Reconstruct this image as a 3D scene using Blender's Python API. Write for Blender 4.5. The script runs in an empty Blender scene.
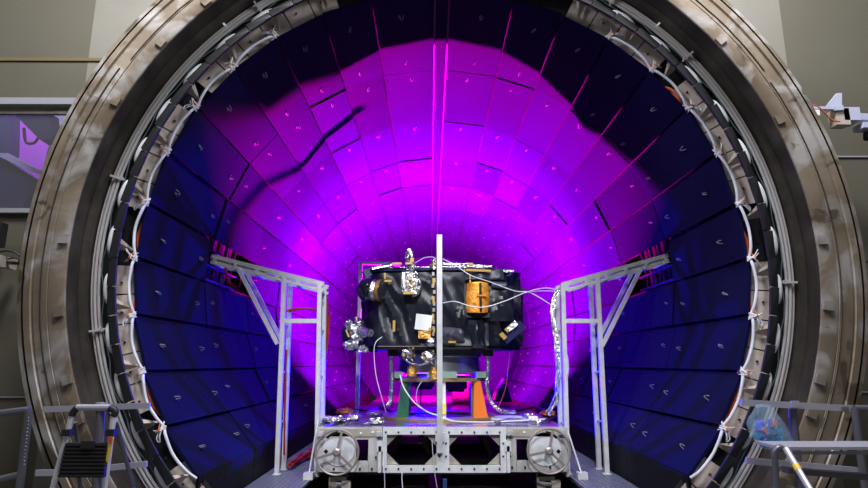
import bpy, math, random
from math import sin, cos, pi, radians as rad, hypot
from mathutils import Vector, Matrix, noise
random.seed(7)
C = bpy.context.scene.collection
H = 1.45                      # eye height above the hall floor
F, PT, YW = 580.0, .2026, .0064
CX, CZ, R = .1324, 1.005 + H, 3.1

def A(u, v, Y):               # photo point at distance Y -> world
    x, y, z = (u - 434) / F, 1.0, (244 - v) / F
    y, z = y * cos(PT) - z * sin(PT), y * sin(PT) + z * cos(PT)
    x, y = x * cos(YW) + y * sin(YW), -x * sin(YW) + y * cos(YW)
    k = Y / y
    return Vector((x * k, Y, z * k + H))
def P(th, r, y): return Vector((CX + r * cos(rad(th)), y, CZ + r * sin(rad(th))))

# ---------------------------------------------------------------- materials
MATS = {}
def mat(name, col, rough=.5, metal=0, emit=None, es=0, alpha=1, trans=0, coat=0, var=None, vs=3, bump=0, bs=30, spec=.5, vstretch=None, vthr=(.4, .6)):
    m = bpy.data.materials.new(name); m.use_nodes = True; nt = m.node_tree
    b = nt.nodes['Principled BSDF']
    b.inputs['Base Color'].default_value = (*col, 1); b.inputs['Roughness'].default_value = rough
    b.inputs['Metallic'].default_value = metal; b.inputs['Alpha'].default_value = alpha
    b.inputs['Transmission Weight'].default_value = trans; b.inputs['Coat Weight'].default_value = coat
    b.inputs['Specular IOR Level'].default_value = spec
    if emit: b.inputs['Emission Color'].default_value = (*emit, 1); b.inputs['Emission Strength'].default_value = es
    if var or bump:
        tc = nt.nodes.new('ShaderNodeTexCoord'); src = tc.outputs['Object']
        if vstretch:
            mp = nt.nodes.new('ShaderNodeMapping'); mp.inputs['Scale'].default_value = vstretch
            nt.links.new(src, mp.inputs['Vector']); src = mp.outputs[0]
    if var:
        n = nt.nodes.new('ShaderNodeTexNoise'); n.inputs['Scale'].default_value = vs; n.inputs['Detail'].default_value = 6; n.inputs['Roughness'].default_value = .6
        r = nt.nodes.new('ShaderNodeValToRGB'); e = r.color_ramp.elements
        e[0].position, e[1].position = vthr; e[0].color = (*col, 1); e[1].color = (*var, 1)
        nt.links.new(src, n.inputs['Vector']); nt.links.new(n.outputs['Fac'], r.inputs['Fac']); nt.links.new(r.outputs['Color'], b.inputs['Base Color'])
    if bump:
        n2 = nt.nodes.new('ShaderNodeTexNoise'); n2.inputs['Scale'].default_value = bs; n2.inputs['Detail'].default_value = 4
        bp = nt.nodes.new('ShaderNodeBump'); bp.inputs['Strength'].default_value = bump; bp.inputs['Distance'].default_value = .02
        nt.links.new(src, n2.inputs['Vector']); nt.links.new(n2.outputs['Fac'], bp.inputs['Height']); nt.links.new(bp.outputs[0], b.inputs['Normal'])
    MATS[name] = m; return m
for nm_, k_ in (('shroud_paint', 1), ('shroud_paint_pale', 1.28), ('shroud_paint_worn', .74)):
    mat(nm_, (.0052 * k_, .0062 * k_, .035 * k_), .6, var=(.0058 * k_, .0070 * k_, .039 * k_), vs=1.3, spec=.02)
mat('shroud_paint_dark', (.005, .006, .010), .5, spec=.1)
mat('stud_paint', (.011, .014, .05), .5)
mat('clip_wire', (.18, .18, .22), .5)
mat('wall_side_shade', (.098, .090, .066), .55, var=(.108, .10, .074), vs=.6)  # darker than the front wall: a shade edge put into the colour
mat('steel_dark', (.06, .052, .048), .38, .75, var=(.13, .115, .10), vs=2.2, bump=.15, bs=8, vthr=(.42, .72))
mat('black_metal', (.008, .009, .011), .45, spec=.4)
mat('black_gap', (.004, .004, .005), .8, spec=.2)
mat('cream_metal', (.50, .44, .40), .5, .2, var=(.32, .26, .22), vs=7, vthr=(.5, .75))
mat('pipe_steel', (.62, .60, .60), .32, .55)
mat('teal_edge', (.20, .30, .32), .3, .8)
mat('white_cable', (.68, .70, .82), .5)
mat('white_pad', (.72, .72, .75), .45)
mat('grey_wire', (.45, .45, .52), .45)
mat('orange_cable', (.65, .12, .03), .5)
mat('red_cable', (.28, .015, .012), .5)
mat('silver_foil', (.75, .74, .76), .22, 1, bump=.9, bs=26)
mat('gold_foil', (.80, .46, .12), .3, .85, var=(.60, .28, .06), vs=22, bump=.8, bs=40)
mat('gold_tape', (.50, .31, .07), .4, .3)
mat('amber_panel', (.90, .42, .05), .38, .35, var=(.75, .22, .02), vs=14, bump=.5, bs=30)
mat('black_mli', (.006, .0075, .014), .42, .0, var=(.011, .014, .026), vs=5, bump=.08, bs=10, spec=.6)
mat('blue_deck', (.006, .008, .08), .4, .2)
mat('grey_fold', (.05, .05, .075), .4, bump=.4, bs=10)
mat('aluminium', (.72, .73, .76), .38, .35, var=(.62, .63, .66), vs=9)
mat('alu_dull', (.42, .42, .44), .45, .4, var=(.52, .52, .55), vs=6)
mat('face_steel', (.40, .39, .38), .42, .35, var=(.54, .53, .53), vs=4)
mat('face_tan', (.36, .33, .28), .42, .4, var=(.45, .42, .37), vs=5)
mat('deck_steel', (.42, .42, .46), .22, .9, bump=.25, bs=5)
mat('wheel_metal', (.36, .31, .30), .35, .6)
mat('green_paint', (.01, .10, .055), .45)
mat('orange_paint', (.75, .17, .01), .45)
mat('yellow_paint', (.85, .62, .08), .45)
mat('white_paint', (.8, .8, .8), .4)
mat('sage_paint', (.20, .30, .25), .5)
mat('ring_gold', (.50, .36, .14), .35, .7)
mat('cone_alu', (.50, .51, .55), .28, .85, bump=.1, bs=10)
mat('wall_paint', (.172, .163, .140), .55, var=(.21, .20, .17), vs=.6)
mat('trim_brown', (.16, .12, .05), .6)
mat('trim_grey', (.30, .30, .34), .5)
mat('glass', (1, 1, 1), .03, alpha=.06, spec=.4)
mat('purple_wall', (.55, .12, .8), .6)
mat('blue_slab', (.06, .06, .16), .5)
mat('white_slab', (.55, .6, .8), .5)
mat('floor_paint', (.16, .16, .16), .4)
mat('grate_steel', (.30, .32, .46), .35, .6)
mat('rubber', (.010, .010, .012), .6)
mat('rail_grey', (.15, .15, .18), .35, .5)
mat('bar_light', (.40, .40, .47), .4, .3)
mat('label_red', (.7, .05, .03), .5)
mat('label_yellow', (.75, .5, .03), .5)
mat('wood', (.24, .14, .03), .5, var=(.17, .09, .02), vs=5)
mat('lavender', (.42, .44, .58), .5)
mat('bag_plastic', (.40, .60, .78), .10, alpha=.24, bump=.8, bs=22, spec=.8)
mat('lens_uv', (.1, .02, .2), .3, emit=(.6, .05, 1), es=6)
mat('teal_bit', (.03, .38, .60), .5); mat('violet_bit', (.14, .12, .85), .5)
mat('brown_box', (.05, .042, .036), .5)
mat('blue_post', (.01, .03, .12), .4)
mat('dark_lens', (.01, .01, .02), .08, spec=.9)
# bronze flange: stained and scraped welded steel
def flange_mat():
    m = mat('bronze_flange', (.20, .16, .12), .42, .45, bump=.12, bs=14)
    nt = m.node_tree; L = nt.links.new; b = nt.nodes['Principled BSDF']
    tc = nt.nodes.new('ShaderNodeTexCoord')
    def nz(s, d, o=0):
        mp = nt.nodes.new('ShaderNodeMapping'); mp.inputs['Location'].default_value = (o, o, o); L(tc.outputs['Object'], mp.inputs[0])
        n = nt.nodes.new('ShaderNodeTexNoise'); n.inputs['Scale'].default_value = s; n.inputs['Detail'].default_value = d; n.inputs['Distortion'].default_value = .6; L(mp.outputs[0], n.inputs[0]); return n.outputs['Fac']
    def ramp(f, a, c):
        r = nt.nodes.new('ShaderNodeMapRange'); r.inputs[1].default_value = a; r.inputs[2].default_value = c; L(f, r.inputs[0]); return r.outputs[0]
    def mix(f, a, c):
        x = nt.nodes.new('ShaderNodeMix'); x.data_type = 'RGBA'; L(f, x.inputs[0])
        for i, q in ((6, a), (7, c)):
            if isinstance(q, tuple): x.inputs[i].default_value = (*q, 1)
            else: L(q, x.inputs[i])
        return x.outputs[2]
    c1 = mix(ramp(nz(1.1, 5), .38, .62), (.16, .122, .085), (.27, .22, .165))
    c2 = mix(ramp(nz(2.4, 10, 5), .49, .63), c1, (.42, .40, .385))
    c3 = mix(ramp(nz(3.4, 7, 11), .60, .66), c2, (.10, .08, .055))
    L(c3, b.inputs['Base Color'])
flange_mat()

# ---------------------------------------------------------------- mesh builder
class MB:
    def __init__(s): s.v = []; s.f = []; s.sm = []
    def add(s, vs, fs, sm=False):
        o = len(s.v); s.v += [Vector(a) for a in vs]; s.f += [[i + o for i in f] for f in fs]; s.sm += [sm] * len(fs); return s
    def box(s, c, d, rot=None):
        c = Vector(c); h = Vector(d) / 2; vs = []
        for i in (-1, 1):
            for j in (-1, 1):
                for k in (-1, 1):
                    q = Vector((i * h.x, j * h.y, k * h.z)); vs.append(c + (rot @ q if rot else q))
        return s.add(vs, [(0, 1, 3, 2), (4, 6, 7, 5), (0, 4, 5, 1), (2, 3, 7, 6), (0, 2, 6, 4), (1, 5, 7, 3)])
    def bx(s, a, b):          # box from two corners
        a, b = Vector(a), Vector(b); return s.box((a + b) / 2, [abs(t) for t in (b - a)])
    def bar(s, a, b, w, d=None, up=None):   # rectangular bar, w across, d along up
        a, b = Vector(a), Vector(b); d = d or w; t = (b - a).normalized()
        up = Vector(up) if up else (Vector((0, 1, 0)) if abs(t.y) < .9 else Vector((0, 0, 1)))
        n = t.cross(up).normalized(); m = n.cross(t).normalized(); vs = []
        for p in (a, b):
            for i, j in ((-1, -1), (1, -1), (1, 1), (-1, 1)): vs.append(p + n * w / 2 * i + m * d / 2 * j)
        return s.add(vs, [(0, 1, 2, 3), (7, 6, 5, 4), (0, 4, 5, 1), (1, 5, 6, 2), (2, 6, 7, 3), (3, 7, 4, 0)])
    def tube(s, pts, r, n=8, closed=False, cap=True):
        pts = [Vector(p) for p in pts]; N = len(pts)
        rs = r if isinstance(r, (list, tuple)) else [r] * N
        vs = []; nrm = None
        for i, p in enumerate(pts):
            a = pts[(i - 1) % N] if (closed or i > 0) else p; b = pts[(i + 1) % N] if (closed or i < N - 1) else p
            t = (b - a); t = t.normalized() if t.length > 1e-9 else Vector((0, 0, 1))
            if nrm is None: nrm = t.orthogonal().normalized()
            nrm = (nrm - t * nrm.dot(t)); nrm = nrm.normalized() if nrm.length > 1e-6 else t.orthogonal().normalized()
            bn = t.cross(nrm)
            for k in range(n):
                q = 2 * pi * k / n; vs.append(p + (nrm * cos(q) + bn * sin(q)) * rs[i])
        fs = []
        for i in range(N if closed else N - 1):
            j = (i + 1) % N
            for k in range(n): fs.append((i * n + k, i * n + (k + 1) % n, j * n + (k + 1) % n, j * n + k))
        s.add(vs, fs, True)
        if cap and not closed and rs[0] > 1e-5: s.add(vs[:n], [tuple(range(n))[::-1]]); s.add(vs[-n:], [tuple(range(n))])
        return s
    def cyl(s, a, b, r, n=20, r2=None): return s.tube([a, b], [r, r if r2 is None else r2], n)
    def lathe(s, o, axis, prof, n=32, a0=0, a1=360, sm=True):   # prof: (radius, height along axis)
        o = Vector(o); ax = Vector(axis).normalized(); u = ax.orthogonal().normalized(); w = ax.cross(u)
        if abs(ax.y) > .99: u = Vector((1, 0, 0)); w = Vector((0, 0, 1)); 
        full = abs(a1 - a0 - 360) < 1e-6; m = n if full else n + 1; vs = []
        for k in range(m):
            q = rad(a0 + (a1 - a0) * k / n)
            for r, h in prof: vs.append(o + ax * h + (u * cos(q) + w * sin(q)) * r)
        L = len(prof); fs = []
        for k in range(n):
            k2 = (k + 1) % m
            for i in range(L - 1): fs.append((k * L + i, k2 * L + i, k2 * L + i + 1, k * L + i + 1))
        return s.add(vs, fs, sm)
    def prism(s, poly, d):     # 3d polygon extruded by d
        n = len(poly); d = Vector(d); poly = [Vector(p) for p in poly]
        return s.add(poly + [p + d for p in poly], [tuple(range(n))[::-1], tuple(range(n, 2 * n))] + [(i, (i + 1) % n, n + (i + 1) % n, n + i) for i in range(n)])
    def ball(s, c, r, nu=14, nv=10, amp=0, fr=4, seed=0, M=None):
        c = Vector(c); r = Vector(r) if isinstance(r, (tuple, list, Vector)) else Vector((r, r, r)); vs = []; fs = []
        for i in range(nv + 1):
            for k in range(nu):
                a = pi * i / nv; b = 2 * pi * k / nu; q = Vector((sin(a) * cos(b), sin(a) * sin(b), cos(a)))
                kk = 1 + amp * noise.noise(q * fr + Vector((seed, seed * 2, 0))); q = Vector((q.x * r.x, q.y * r.y, q.z * r.z)) * kk
                vs.append(c + (M @ q if M else q))
        for i in range(nv):
            for k in range(nu): fs.append((i * nu + k, i * nu + (k + 1) % nu, (i + 1) * nu + (k + 1) % nu, (i + 1) * nu + k))
        return s.add(vs, fs, amp == 0)
    def build(s, name, m, parent=None, loc=None):
        off = Vector((0, 0, 0)); q = parent
        while q is not None: off += q.location; q = q.parent
        if loc is not None: loc = Vector(loc)
        elif parent is None and s.v:
            lo = [min(p[i] for p in s.v) for i in range(3)]; hi = [max(p[i] for p in s.v) for i in range(3)]
            loc = Vector(((lo[0] + hi[0]) / 2, (lo[1] + hi[1]) / 2, lo[2]))
        else: loc = Vector((0, 0, 0)) 
        base = off if parent is not None else loc
        me = bpy.data.meshes.new(name); me.from_pydata([tuple(p - base) for p in s.v], [], s.f); me.update()
        me.polygons.foreach_set('use_smooth', s.sm); me.materials.append(MATS[m])
        import bmesh
        bm = bmesh.new(); bm.from_mesh(me); bmesh.ops.recalc_face_normals(bm, faces=bm.faces)
        for e in bm.edges:
            if len(e.link_faces) == 2 and e.calc_face_angle(0) > .6: e.smooth = False
        bm.to_mesh(me); bm.free()
        o = bpy.data.objects.new(name, me); C.objects.link(o)
        if parent is not None: o.parent = parent
        else: o.location = loc
        return o
def tag(o, label=None, cat=None, group=None, kind=None):
    for k, v in (('label', label), ('category', cat), ('group', group), ('kind', kind)):
        if v: o[k] = v
    return o
def thing(name, label, cat, loc, group=None):
    o = bpy.data.objects.new(name, None); C.objects.link(o); o.location = Vector(loc); o.empty_display_size = .1
    return tag(o, label, cat, group)
def smooth(pts, n=8):         # Catmull-Rom through points
    pts = [Vector(p) for p in pts]; out = []
    for i in range(len(pts) - 1):
        p0 = pts[max(i - 1, 0)]; p1 = pts[i]; p2 = pts[i + 1]; p3 = pts[min(i + 2, len(pts) - 1)]
        for k in range(n):
            t = k / n; out.append(.5 * ((2 * p1) + (p2 - p0) * t + (2 * p0 - 5 * p1 + 4 * p2 - p3) * t * t + (3 * p1 - p0 - 3 * p2 + p3) * t ** 3))
    return out + [pts[-1]]
ORD = 'zeroth first second third fourth fifth sixth seventh eighth ninth tenth eleventh twelfth thirteenth fourteenth fifteenth'.split()

# ================================================================ THE CHAMBER
O = (CX, 0, CZ)
ch = thing('vacuum_chamber', 'huge round steel vacuum chamber mouth with stained bronze coloured flange', 'vacuum chamber', (CX, 5.3, 0))
AX = (0, 1, 0)
MB().lathe(O, AX, [(3.80, 6.3), (3.86, 5.50), (3.92, 5.45), (3.92, 5.30), (3.915, 5.29), (3.876, 5.285)], 144).build('outer_rim', 'bronze_flange', ch)
MB().lathe(O, AX, [(3.876, 5.285), (3.876, 5.33), (3.858, 5.33), (3.858, 5.285)], 144).build('seal_groove', 'black_gap', ch)
f = MB().lathe(O, AX, [(3.858, 5.285), (3.80, 5.283), (3.79, 5.30), (3.775, 5.30), (3.77, 5.288), (3.645, 5.283), (3.64, 5.29), (3.632, 5.283), (3.49, 5.28), (3.482, 5.285), (3.48, 5.30)], 144)
f.build('door_flange', 'bronze_flange', ch)
MB().lathe(O, AX, [(3.48, 5.30), (3.475, 5.48), (3.44, 5.50), (3.44, 5.62), (3.43, 5.70)], 144).build('vessel_wall', 'steel_dark', ch)
MB().lathe(O, AX, [(3.43, 5.70), (3.43, 23.0)], 144).build('vessel_barrel', 'black_gap', ch)  # barrel blackened so the panel seams read as deep shade
MB().lathe(O, AX, [(3.43, 5.68), (3.325, 5.70), (3.325, 5.86), (3.12, 5.95)], 144).build('inner_shelf', 'black_metal', ch)
# blocks welded to the inner edge of the flange
for th in (178, 189, 205, 155, 143, 133, 121, 199, 2, -8, -24, 22, 38, 50, 60, -19):
    r0 = 3.50; c = P(th, r0 + .03, 5.272); e = P(th, 1, 0) - P(th, 0, 0); t = Vector((-e.z, 0, e.x)); Mx = Matrix((e, Vector((0, 1, 0)), t)).transposed()
    MB().box(c, (.085, .03, .085), Mx).build('locating_block', 'bronze_flange', ch)
# weld seams around and across the flange
wb = MB()
for th0, th1, r in ((150, 215, 3.70), (100, 148, 3.66), (30, 88, 3.68), (-35, 28, 3.66)):
    wb.tube([P(th0 + (th1 - th0) * i / 40, r + .006 * noise.noise(Vector((i * .7, th0, 0))), 5.282) for i in range(41)], .007, 5)
wb.build('weld_bead', 'steel_dark', ch)
# small pipe clamps across the dark band
for th, n in ((126, 0), (166, 1), (192, 2), (-4, 3), (40, 4), (57, 5), (222, 6)):
    a, b = P(th, 3.30, 5.60), P(th, 3.43, 5.55); e = (b - a).normalized()
    MB().bar(a, b, .02, .02).box(a.lerp(b, .3), (.05, .02, .035)).build('pipe_clamp', 'pipe_steel', ch)
# U brackets near the top, left and right
for (u, v), w in (((215, 12), 0), ((667, 13), 1)):
    c = A(u, v, 5.5); MB().bar(c + Vector((-.045, 0, .03)), c + Vector((-.045, 0, -.03)), .012).bar(c + Vector((-.045, 0, -.03)), c + Vector((.045, 0, -.03)), .012).bar(c + Vector((.045, 0, -.03)), c + Vector((.045, 0, .03)), .012).bar(c + Vector((0, 0, -.03)), P(math.degrees(math.atan2(c.z - CZ, c.x - CX)), 3.4, 5.62), .02).build('hook_bracket', 'white_paint', ch)

# -------- baffle ring, pads, pipes, mounting ring
br = thing('baffle_ring', 'black segmented metal ring running around the chamber lining', 'ring', (CX, 5.6, 0))
n = 72
for i in range(n):
    th0, th1 = 360 * i / n, 360 * (i + 1) / n
    if 236 < th0 < 304: continue
    m = MB(); r0, r1 = 3.178, 3.252
    m.add([P(th0 + .12, r0, 5.56), P(th1 - .12, r0, 5.56), P(th1 - .12, r1, 5.55), P(th0 + .12, r1, 5.57), P(th0 + .12, r0 + .005, 5.60), P(th1 - .12, r0 + .005, 5.60), P(th1 - .12, r1, 5.60), P(th0 + .12, r1, 5.60)],
          [(0, 1, 2, 3), (0, 4, 5, 1), (3, 2, 6, 7), (0, 3, 7, 4), (1, 5, 6, 2)])
    m.build('ring_segment', 'black_metal', br)
for r, nm in ((3.258, 'inner_edge_strip'), (3.318, 'outer_edge_strip')):
    m = MB(); pts = []
    for i in range(144):
        th = 2.5 * i; k = .012 * (1 if i % 4 < 2 else -1) if r > 3.3 else .004 * (1 if i % 4 < 2 else -1)
        pts.append(P(th, r + k, 5.60))
    m.tube(pts, .006, 5, closed=True).build(nm, 'teal_edge', br)
pad_th = [118 + 8.4 * i for i in range(13)]
for side in (0, 1):
    for i, t in enumerate(pad_th):
        th = t if side == 0 else 180 - t; e = P(th, 1, 0) - P(th, 0, 0); tt = Vector((-e.z, 0, e.x)); Mx = Matrix((e, Vector((0, 1, 0)), tt)).transposed()
        o = MB().ball(P(th, 3.272, 5.615), (.042, .04, .15), 14, 12, M=Mx).build('seal_pad', 'white_pad', None, P(th, 3.28, 5.63))
        tag(o, 'white oval pad by the black ring, %s from the top on the %s' % (ORD[i + 1], ('left', 'right')[side]), 'pad', 'oval pads behind the black ring')
for r, rr, lab in ((3.352, .014, 'inner of the three thin steel pipes circling the black ring'), (3.388, .016, 'middle of the three thin steel pipes circling the black ring'), (3.418, .010, 'outermost thin steel pipe circling the black ring, against the dark wall')):
    tag(MB().tube([P(2.5 * i, r, 5.60) for i in range(144)], rr, 8, closed=True).build('coolant_pipe', 'pipe_steel'), lab, 'pipe', 'steel pipes around the ring')
mr = thing('mounting_ring', 'cream metal ring with triangular gussets behind the lining rim', 'ring', (CX, 5.95, 0))
gaps = [(171, 177), (210, 214.5), (142, 146), (36, 42), (1.5, 8), (-34, -30), (108, 113), (66, 71)]
th = -58; 
while th < 238:
    t2 = th + 5.3
    if not any(a - 1 < (th + t2) / 2 < b + 1 for a, b in gaps):
        m = MB().prism([P(th + .12, 3.14, 5.87), P(t2 - .12, 3.14, 5.87), P(t2 - .12, 3.315, 5.81), P(th + .12, 3.315, 5.81)], (0, .01, 0)).add([P(th + .12, 3.315, 5.81), P(t2 - .12, 3.315, 5.81), P(t2 - .12, 3.32, 5.705), P(th + .12, 3.32, 5.705)], [(0, 1, 2, 3)])
        m.build('ring_plate', 'cream_metal', mr)
    th = t2
th = -58 + 2.6
while th < 238:
    sg = 1 if th < 90 else -1
    m = MB().prism([P(th, 3.15, 5.83), P(th, 3.31, 5.80), P(th + sg * 1.5, 3.31, 5.70), P(th + sg * 2.2, 3.29, 5.72)], P(th + .14, 3, 0) - P(th, 3, 0))
    m.build('gusset', 'cream_metal', mr); th += 10.6
# rust streaks / bolts on the mounting ring
for i in range(56):
    th = -56 + i * 5.3 + 1.2
    MB().cyl(P(th, 3.25, 5.835), P(th, 3.25, 5.815), .011, 8).build('bolt_head', 'steel_dark', mr)

# -------- thermal shroud
YB = [5.81, 7.6, 9.4, 11.2, 12.95, 15.0, 16.9, 18.8, 20.3, 22.3]
ER = [88.6, 75.0] + [75.0 - 10.6 * k for k in range(1, 12)]
sh = thing('thermal_shroud', 'dark blue painted panels lining the inside of the chamber barrel', 'thermal shroud', (CX, 5.9, 0))
deep = MB(); cnt = 0
def panel(m, tt, tb, y0, y1, r_top, r_bot, side, jig):
    q = []
    for y, j in ((y0, jig[0]), (y1, jig[1])):
        q += [P(tt, r_top + j, y), P(tb, r_bot + j, y)]
    n = P((tt + tb) / 2, 1, 0) - P((tt + tb) / 2, 0, 0)
    vs = q + [p + n * (.008 if r_bot > R else .03) for p in q]
    m.add(vs, [(0, 1, 3, 2), (4, 6, 7, 5), (0, 4, 5, 1), (2, 3, 7, 6), (0, 2, 6, 4), (1, 5, 7, 3)])
for ri in range(9):
    for side in (1, -1):
        for k in range(12):
            tt, tb = ER[k], ER[k + 1]
            if side < 0: tt, tb = 180 - tt, 180 - tb
            if k == 7 and ri == 1: continue
            y0, y1 = YB[ri] + .006, YB[ri + 1] - .006
            g = .17 * (1 if side < 0 else -1)
            jig = (random.uniform(-.030, .012), random.uniform(-.030, .012)) if ri else (random.uniform(-.004, .004), random.uniform(-.012, .008))
            pm = random.choice(['shroud_paint', 'shroud_paint', 'shroud_paint_pale', 'shroud_paint_worn']) if 0 < ri else 'shroud_paint'
            if ri == 4: pm = random.choice(['shroud_paint', 'shroud_paint_pale'])
            tgt = MB() if cnt < 96 else deep
            panel(tgt, tt + g, tb - g, y0, y1, R - .004 if k < 5 else R + .020, R + .010 if k < 5 else R - .010, side, jig)
            if cnt < 96:
                p = tgt.build('shroud_panel', pm, sh)
                for yy in ((.22, .82) if ri == 0 else (.10,)):
                    y = y0 + (y1 - y0) * yy; t_ = tt + (tb - tt) * (.55 if ri == 0 else .45); a = random.uniform(-.4, .4); cl = MB()
                    cl.tube(smooth([P(t_ - .4, R - .012, y), P(t_ - .1, R - .05, y + .03), P(t_ + .3, R - .045, y + .05), P(t_ + .1 + a, R - .03, y - .02), P(t_ + .4 + a, R - .012, y + .07)], 3), .0045, 5)
                    cl.build('wire_clip', 'clip_wire', p)
            cnt += 1
tag(deep.build('deep_shroud_panels', 'shroud_paint', sh), 'panels in the deep far end of the barrel', kind='stuff')
dots = MB()
for ri in range(4, 9):
    for side in (1, -1):
        for k in range(12):
            for a_, b_ in ((.3, .12), (.72, .6)):
                t = ER[k] + (ER[k + 1] - ER[k]) * a_; t = t if side > 0 else 180 - t
                dots.box(P(t, R - .012, YB[ri] + (YB[ri + 1] - YB[ri]) * b_), (.035, .05, .035))
tag(dots.build('panel_studs', 'stud_paint', sh), 'small pale studs on the far panels', kind='stuff')
# end wall of the lining, two halves
for z0, z1 in ((-.42 + H, 4.2 + H), (-1.42 + H, -.44 + H)):
    m = MB(); pts = []
    N = 40
    for i in range(N + 1):
        z = z0 + (z1 - z0) * i / N; w = math.sqrt(max(R * R - (z - CZ) ** 2, 0)); pts.append((CX - w, z)); 
    q = [Vector((x, 22.3, z)) for x, z in pts] + [Vector((2 * CX - x, 22.3, z)) for x, z in reversed(pts)]
    m.prism(q, (0, .05, 0)).build('end_panel', 'shroud_paint', sh)
# flat skirts between the lowest curved panels and the grating
zs = CZ + R * sin(rad(-41.6)) + .01
for side in (1, -1):
    for ri in range(9):
        x = CX + side * 2.31
        MB().bx((x, YB[ri] + .01, .0), (x + side * .03, YB[ri + 1] - .01, zs)).build('skirt_panel', 'shroud_paint_dark', sh)
# crown rail
cr = thing('crown_rail', 'straight rail strip running along the crown of the lining', 'rail', (CX, 14, CZ + R - .05))
MB().bx((CX - .085, 5.85, CZ + R - .02), (CX + .085, 22.2, CZ + R + .03)).build('rail_web', 'shroud_paint', cr)
for s_ in (-1, 1):
    MB().bx((CX + s_ * .075, 5.85, CZ + R - .06), (CX + s_ * .092, 22.2, CZ + R + .03)).build('rail_flange', 'stud_paint', cr)
# service gap behind the two openings, pipes and backing blackened for shade
for side in (-1, 1):
    t = thing('service_pipework', ['right', 'left'][side < 0] == 'left' and 'dark pipes and brackets inside the wall opening on the left' or 'dark pipes and brackets inside the wall opening on the right', 'pipework', P(6 if side > 0 else 174, 3.35, 8.5), 'pipework behind the wall openings')
    MB().add([P((x if side > 0 else 180 - x), 3.40, y) for y in (7.5, 9.6) for x in (-4, 0, 4, 8, 12, 16)], [(i, i + 1, i + 7, i + 6) for i in range(5)]).build('dark_backing', 'black_gap', t)  # added black sheet, keeps the wall opening dark
    for i in range(5):
        yy = 7.75 + .33 * i
        MB().tube([P(x if side > 0 else 180 - x, 3.33, yy + .03 * (j % 2)) for j, x in enumerate((-3, 2, 6, 10, 15))], .035, 8).build('upright_pipe', ('black_metal', 'black_gap', 'black_metal')[i % 3], t)
    for i in range(3):
        th = (2.5, 6, 9.5)[i]; th = th if side > 0 else 180 - th
        MB().cyl(P(th, 3.28, 7.65), P(th, 3.28, 9.35), .02, 8).build('header_pipe', 'black_metal', t)

# -------- white cable loops on the rim
for side in (0, 1):
    for i in range(9):
        k = i + 3; a0 = ER[k]; a1 = ER[k + 1] if k + 1 < len(ER) else ER[k] - 10.6
        f_ = (lambda t: t) if side else (lambda t: 180 - t)
        pts = smooth([P(f_(a0), 3.12, 5.80), P(f_(a0 - 1.5), 3.13, 5.77), P(f_(a0 - 5), 3.145 + .015 * random.random(), 5.77), P(f_(a0 - 8.5), 3.135, 5.77), P(f_(a1), 3.115, 5.80)], 6)
        t = thing('rim_cable', 'white cable loop on the lining rim, %s from the top on the %s' % (ORD[i + 1], ('left', 'right')[side]), 'cable', P(f_(a0), 3.13, 5.78), 'white cables around the lining rim')
        MB().tube(pts, .0145, 7).build('cable_sheath', 'white_cable', t)
        if i % 2 == 0:
            MB().tube(smooth([P(f_(a0), 3.14, 5.79), P(f_(a0 - 1), 3.17, 5.75), P(f_(a0 - 1.9), 3.20, 5.76), P(f_(a0 - 1.1), 3.21, 5.76), P(f_(a0), 3.15, 5.77)], 5), .006, 5).build('loose_wire', 'white_cable', t)
        bnd = MB()
        for q in range(5):
            j = [random.uniform(-1.0, 1.0) for _ in range(4)]
            bnd.tube([P(f_(a0 + j[0]), 3.09, 5.79), P(f_(a0 + j[1] * .5), 3.14, 5.75), P(f_(a0 + j[2] * 1.6), 3.21, 5.78 + .02 * j[3])], .0045, 5)
        bnd.box(P(f_(a0), 3.115, 5.79), (.03, .03, .03))
        bnd.build('tie_bundle', 'white_pad', t)
        MB().tube([P(f_(a0 + .8), 3.13, 5.77), P(f_(a0 - .1), 3.155, 5.74), P(f_(a0 - .9), 3.19, 5.79)], .005, 5).build('red_lead', 'orange_cable', t)
for side, (t0, t1) in ((0, (172, 178)), (0, (187, 192)), (0, (202, 209)), (1, (0, 7)), (1, (-12, -7)), (1, (-31, -20)), (1, (34, 39))):
    nm = {(0, 172): 'on the left beside the wall opening', (0, 187): 'on the left below the wall opening', (0, 202): 'on the lower left above the ladder', (1, 0): 'on the right beside the wall opening', (1, -12): 'on the right below the wall opening', (1, -31): 'on the lower right above the plastic bag', (1, 34): 'on the upper right'}[(side, t0)]
    tag(MB().tube(smooth([P(t0, 3.13, 5.88), P(t0 + (t1 - t0) * .3, 3.15, 5.85), P(t0 + (t1 - t0) * .7, 3.15, 5.85), P(t1, 3.125, 5.88)], 6), .016, 7).build('orange_lead', 'orange_cable'), 'short orange cable behind the lining rim ' + nm, 'cable', 'orange cables behind the rim')

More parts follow.
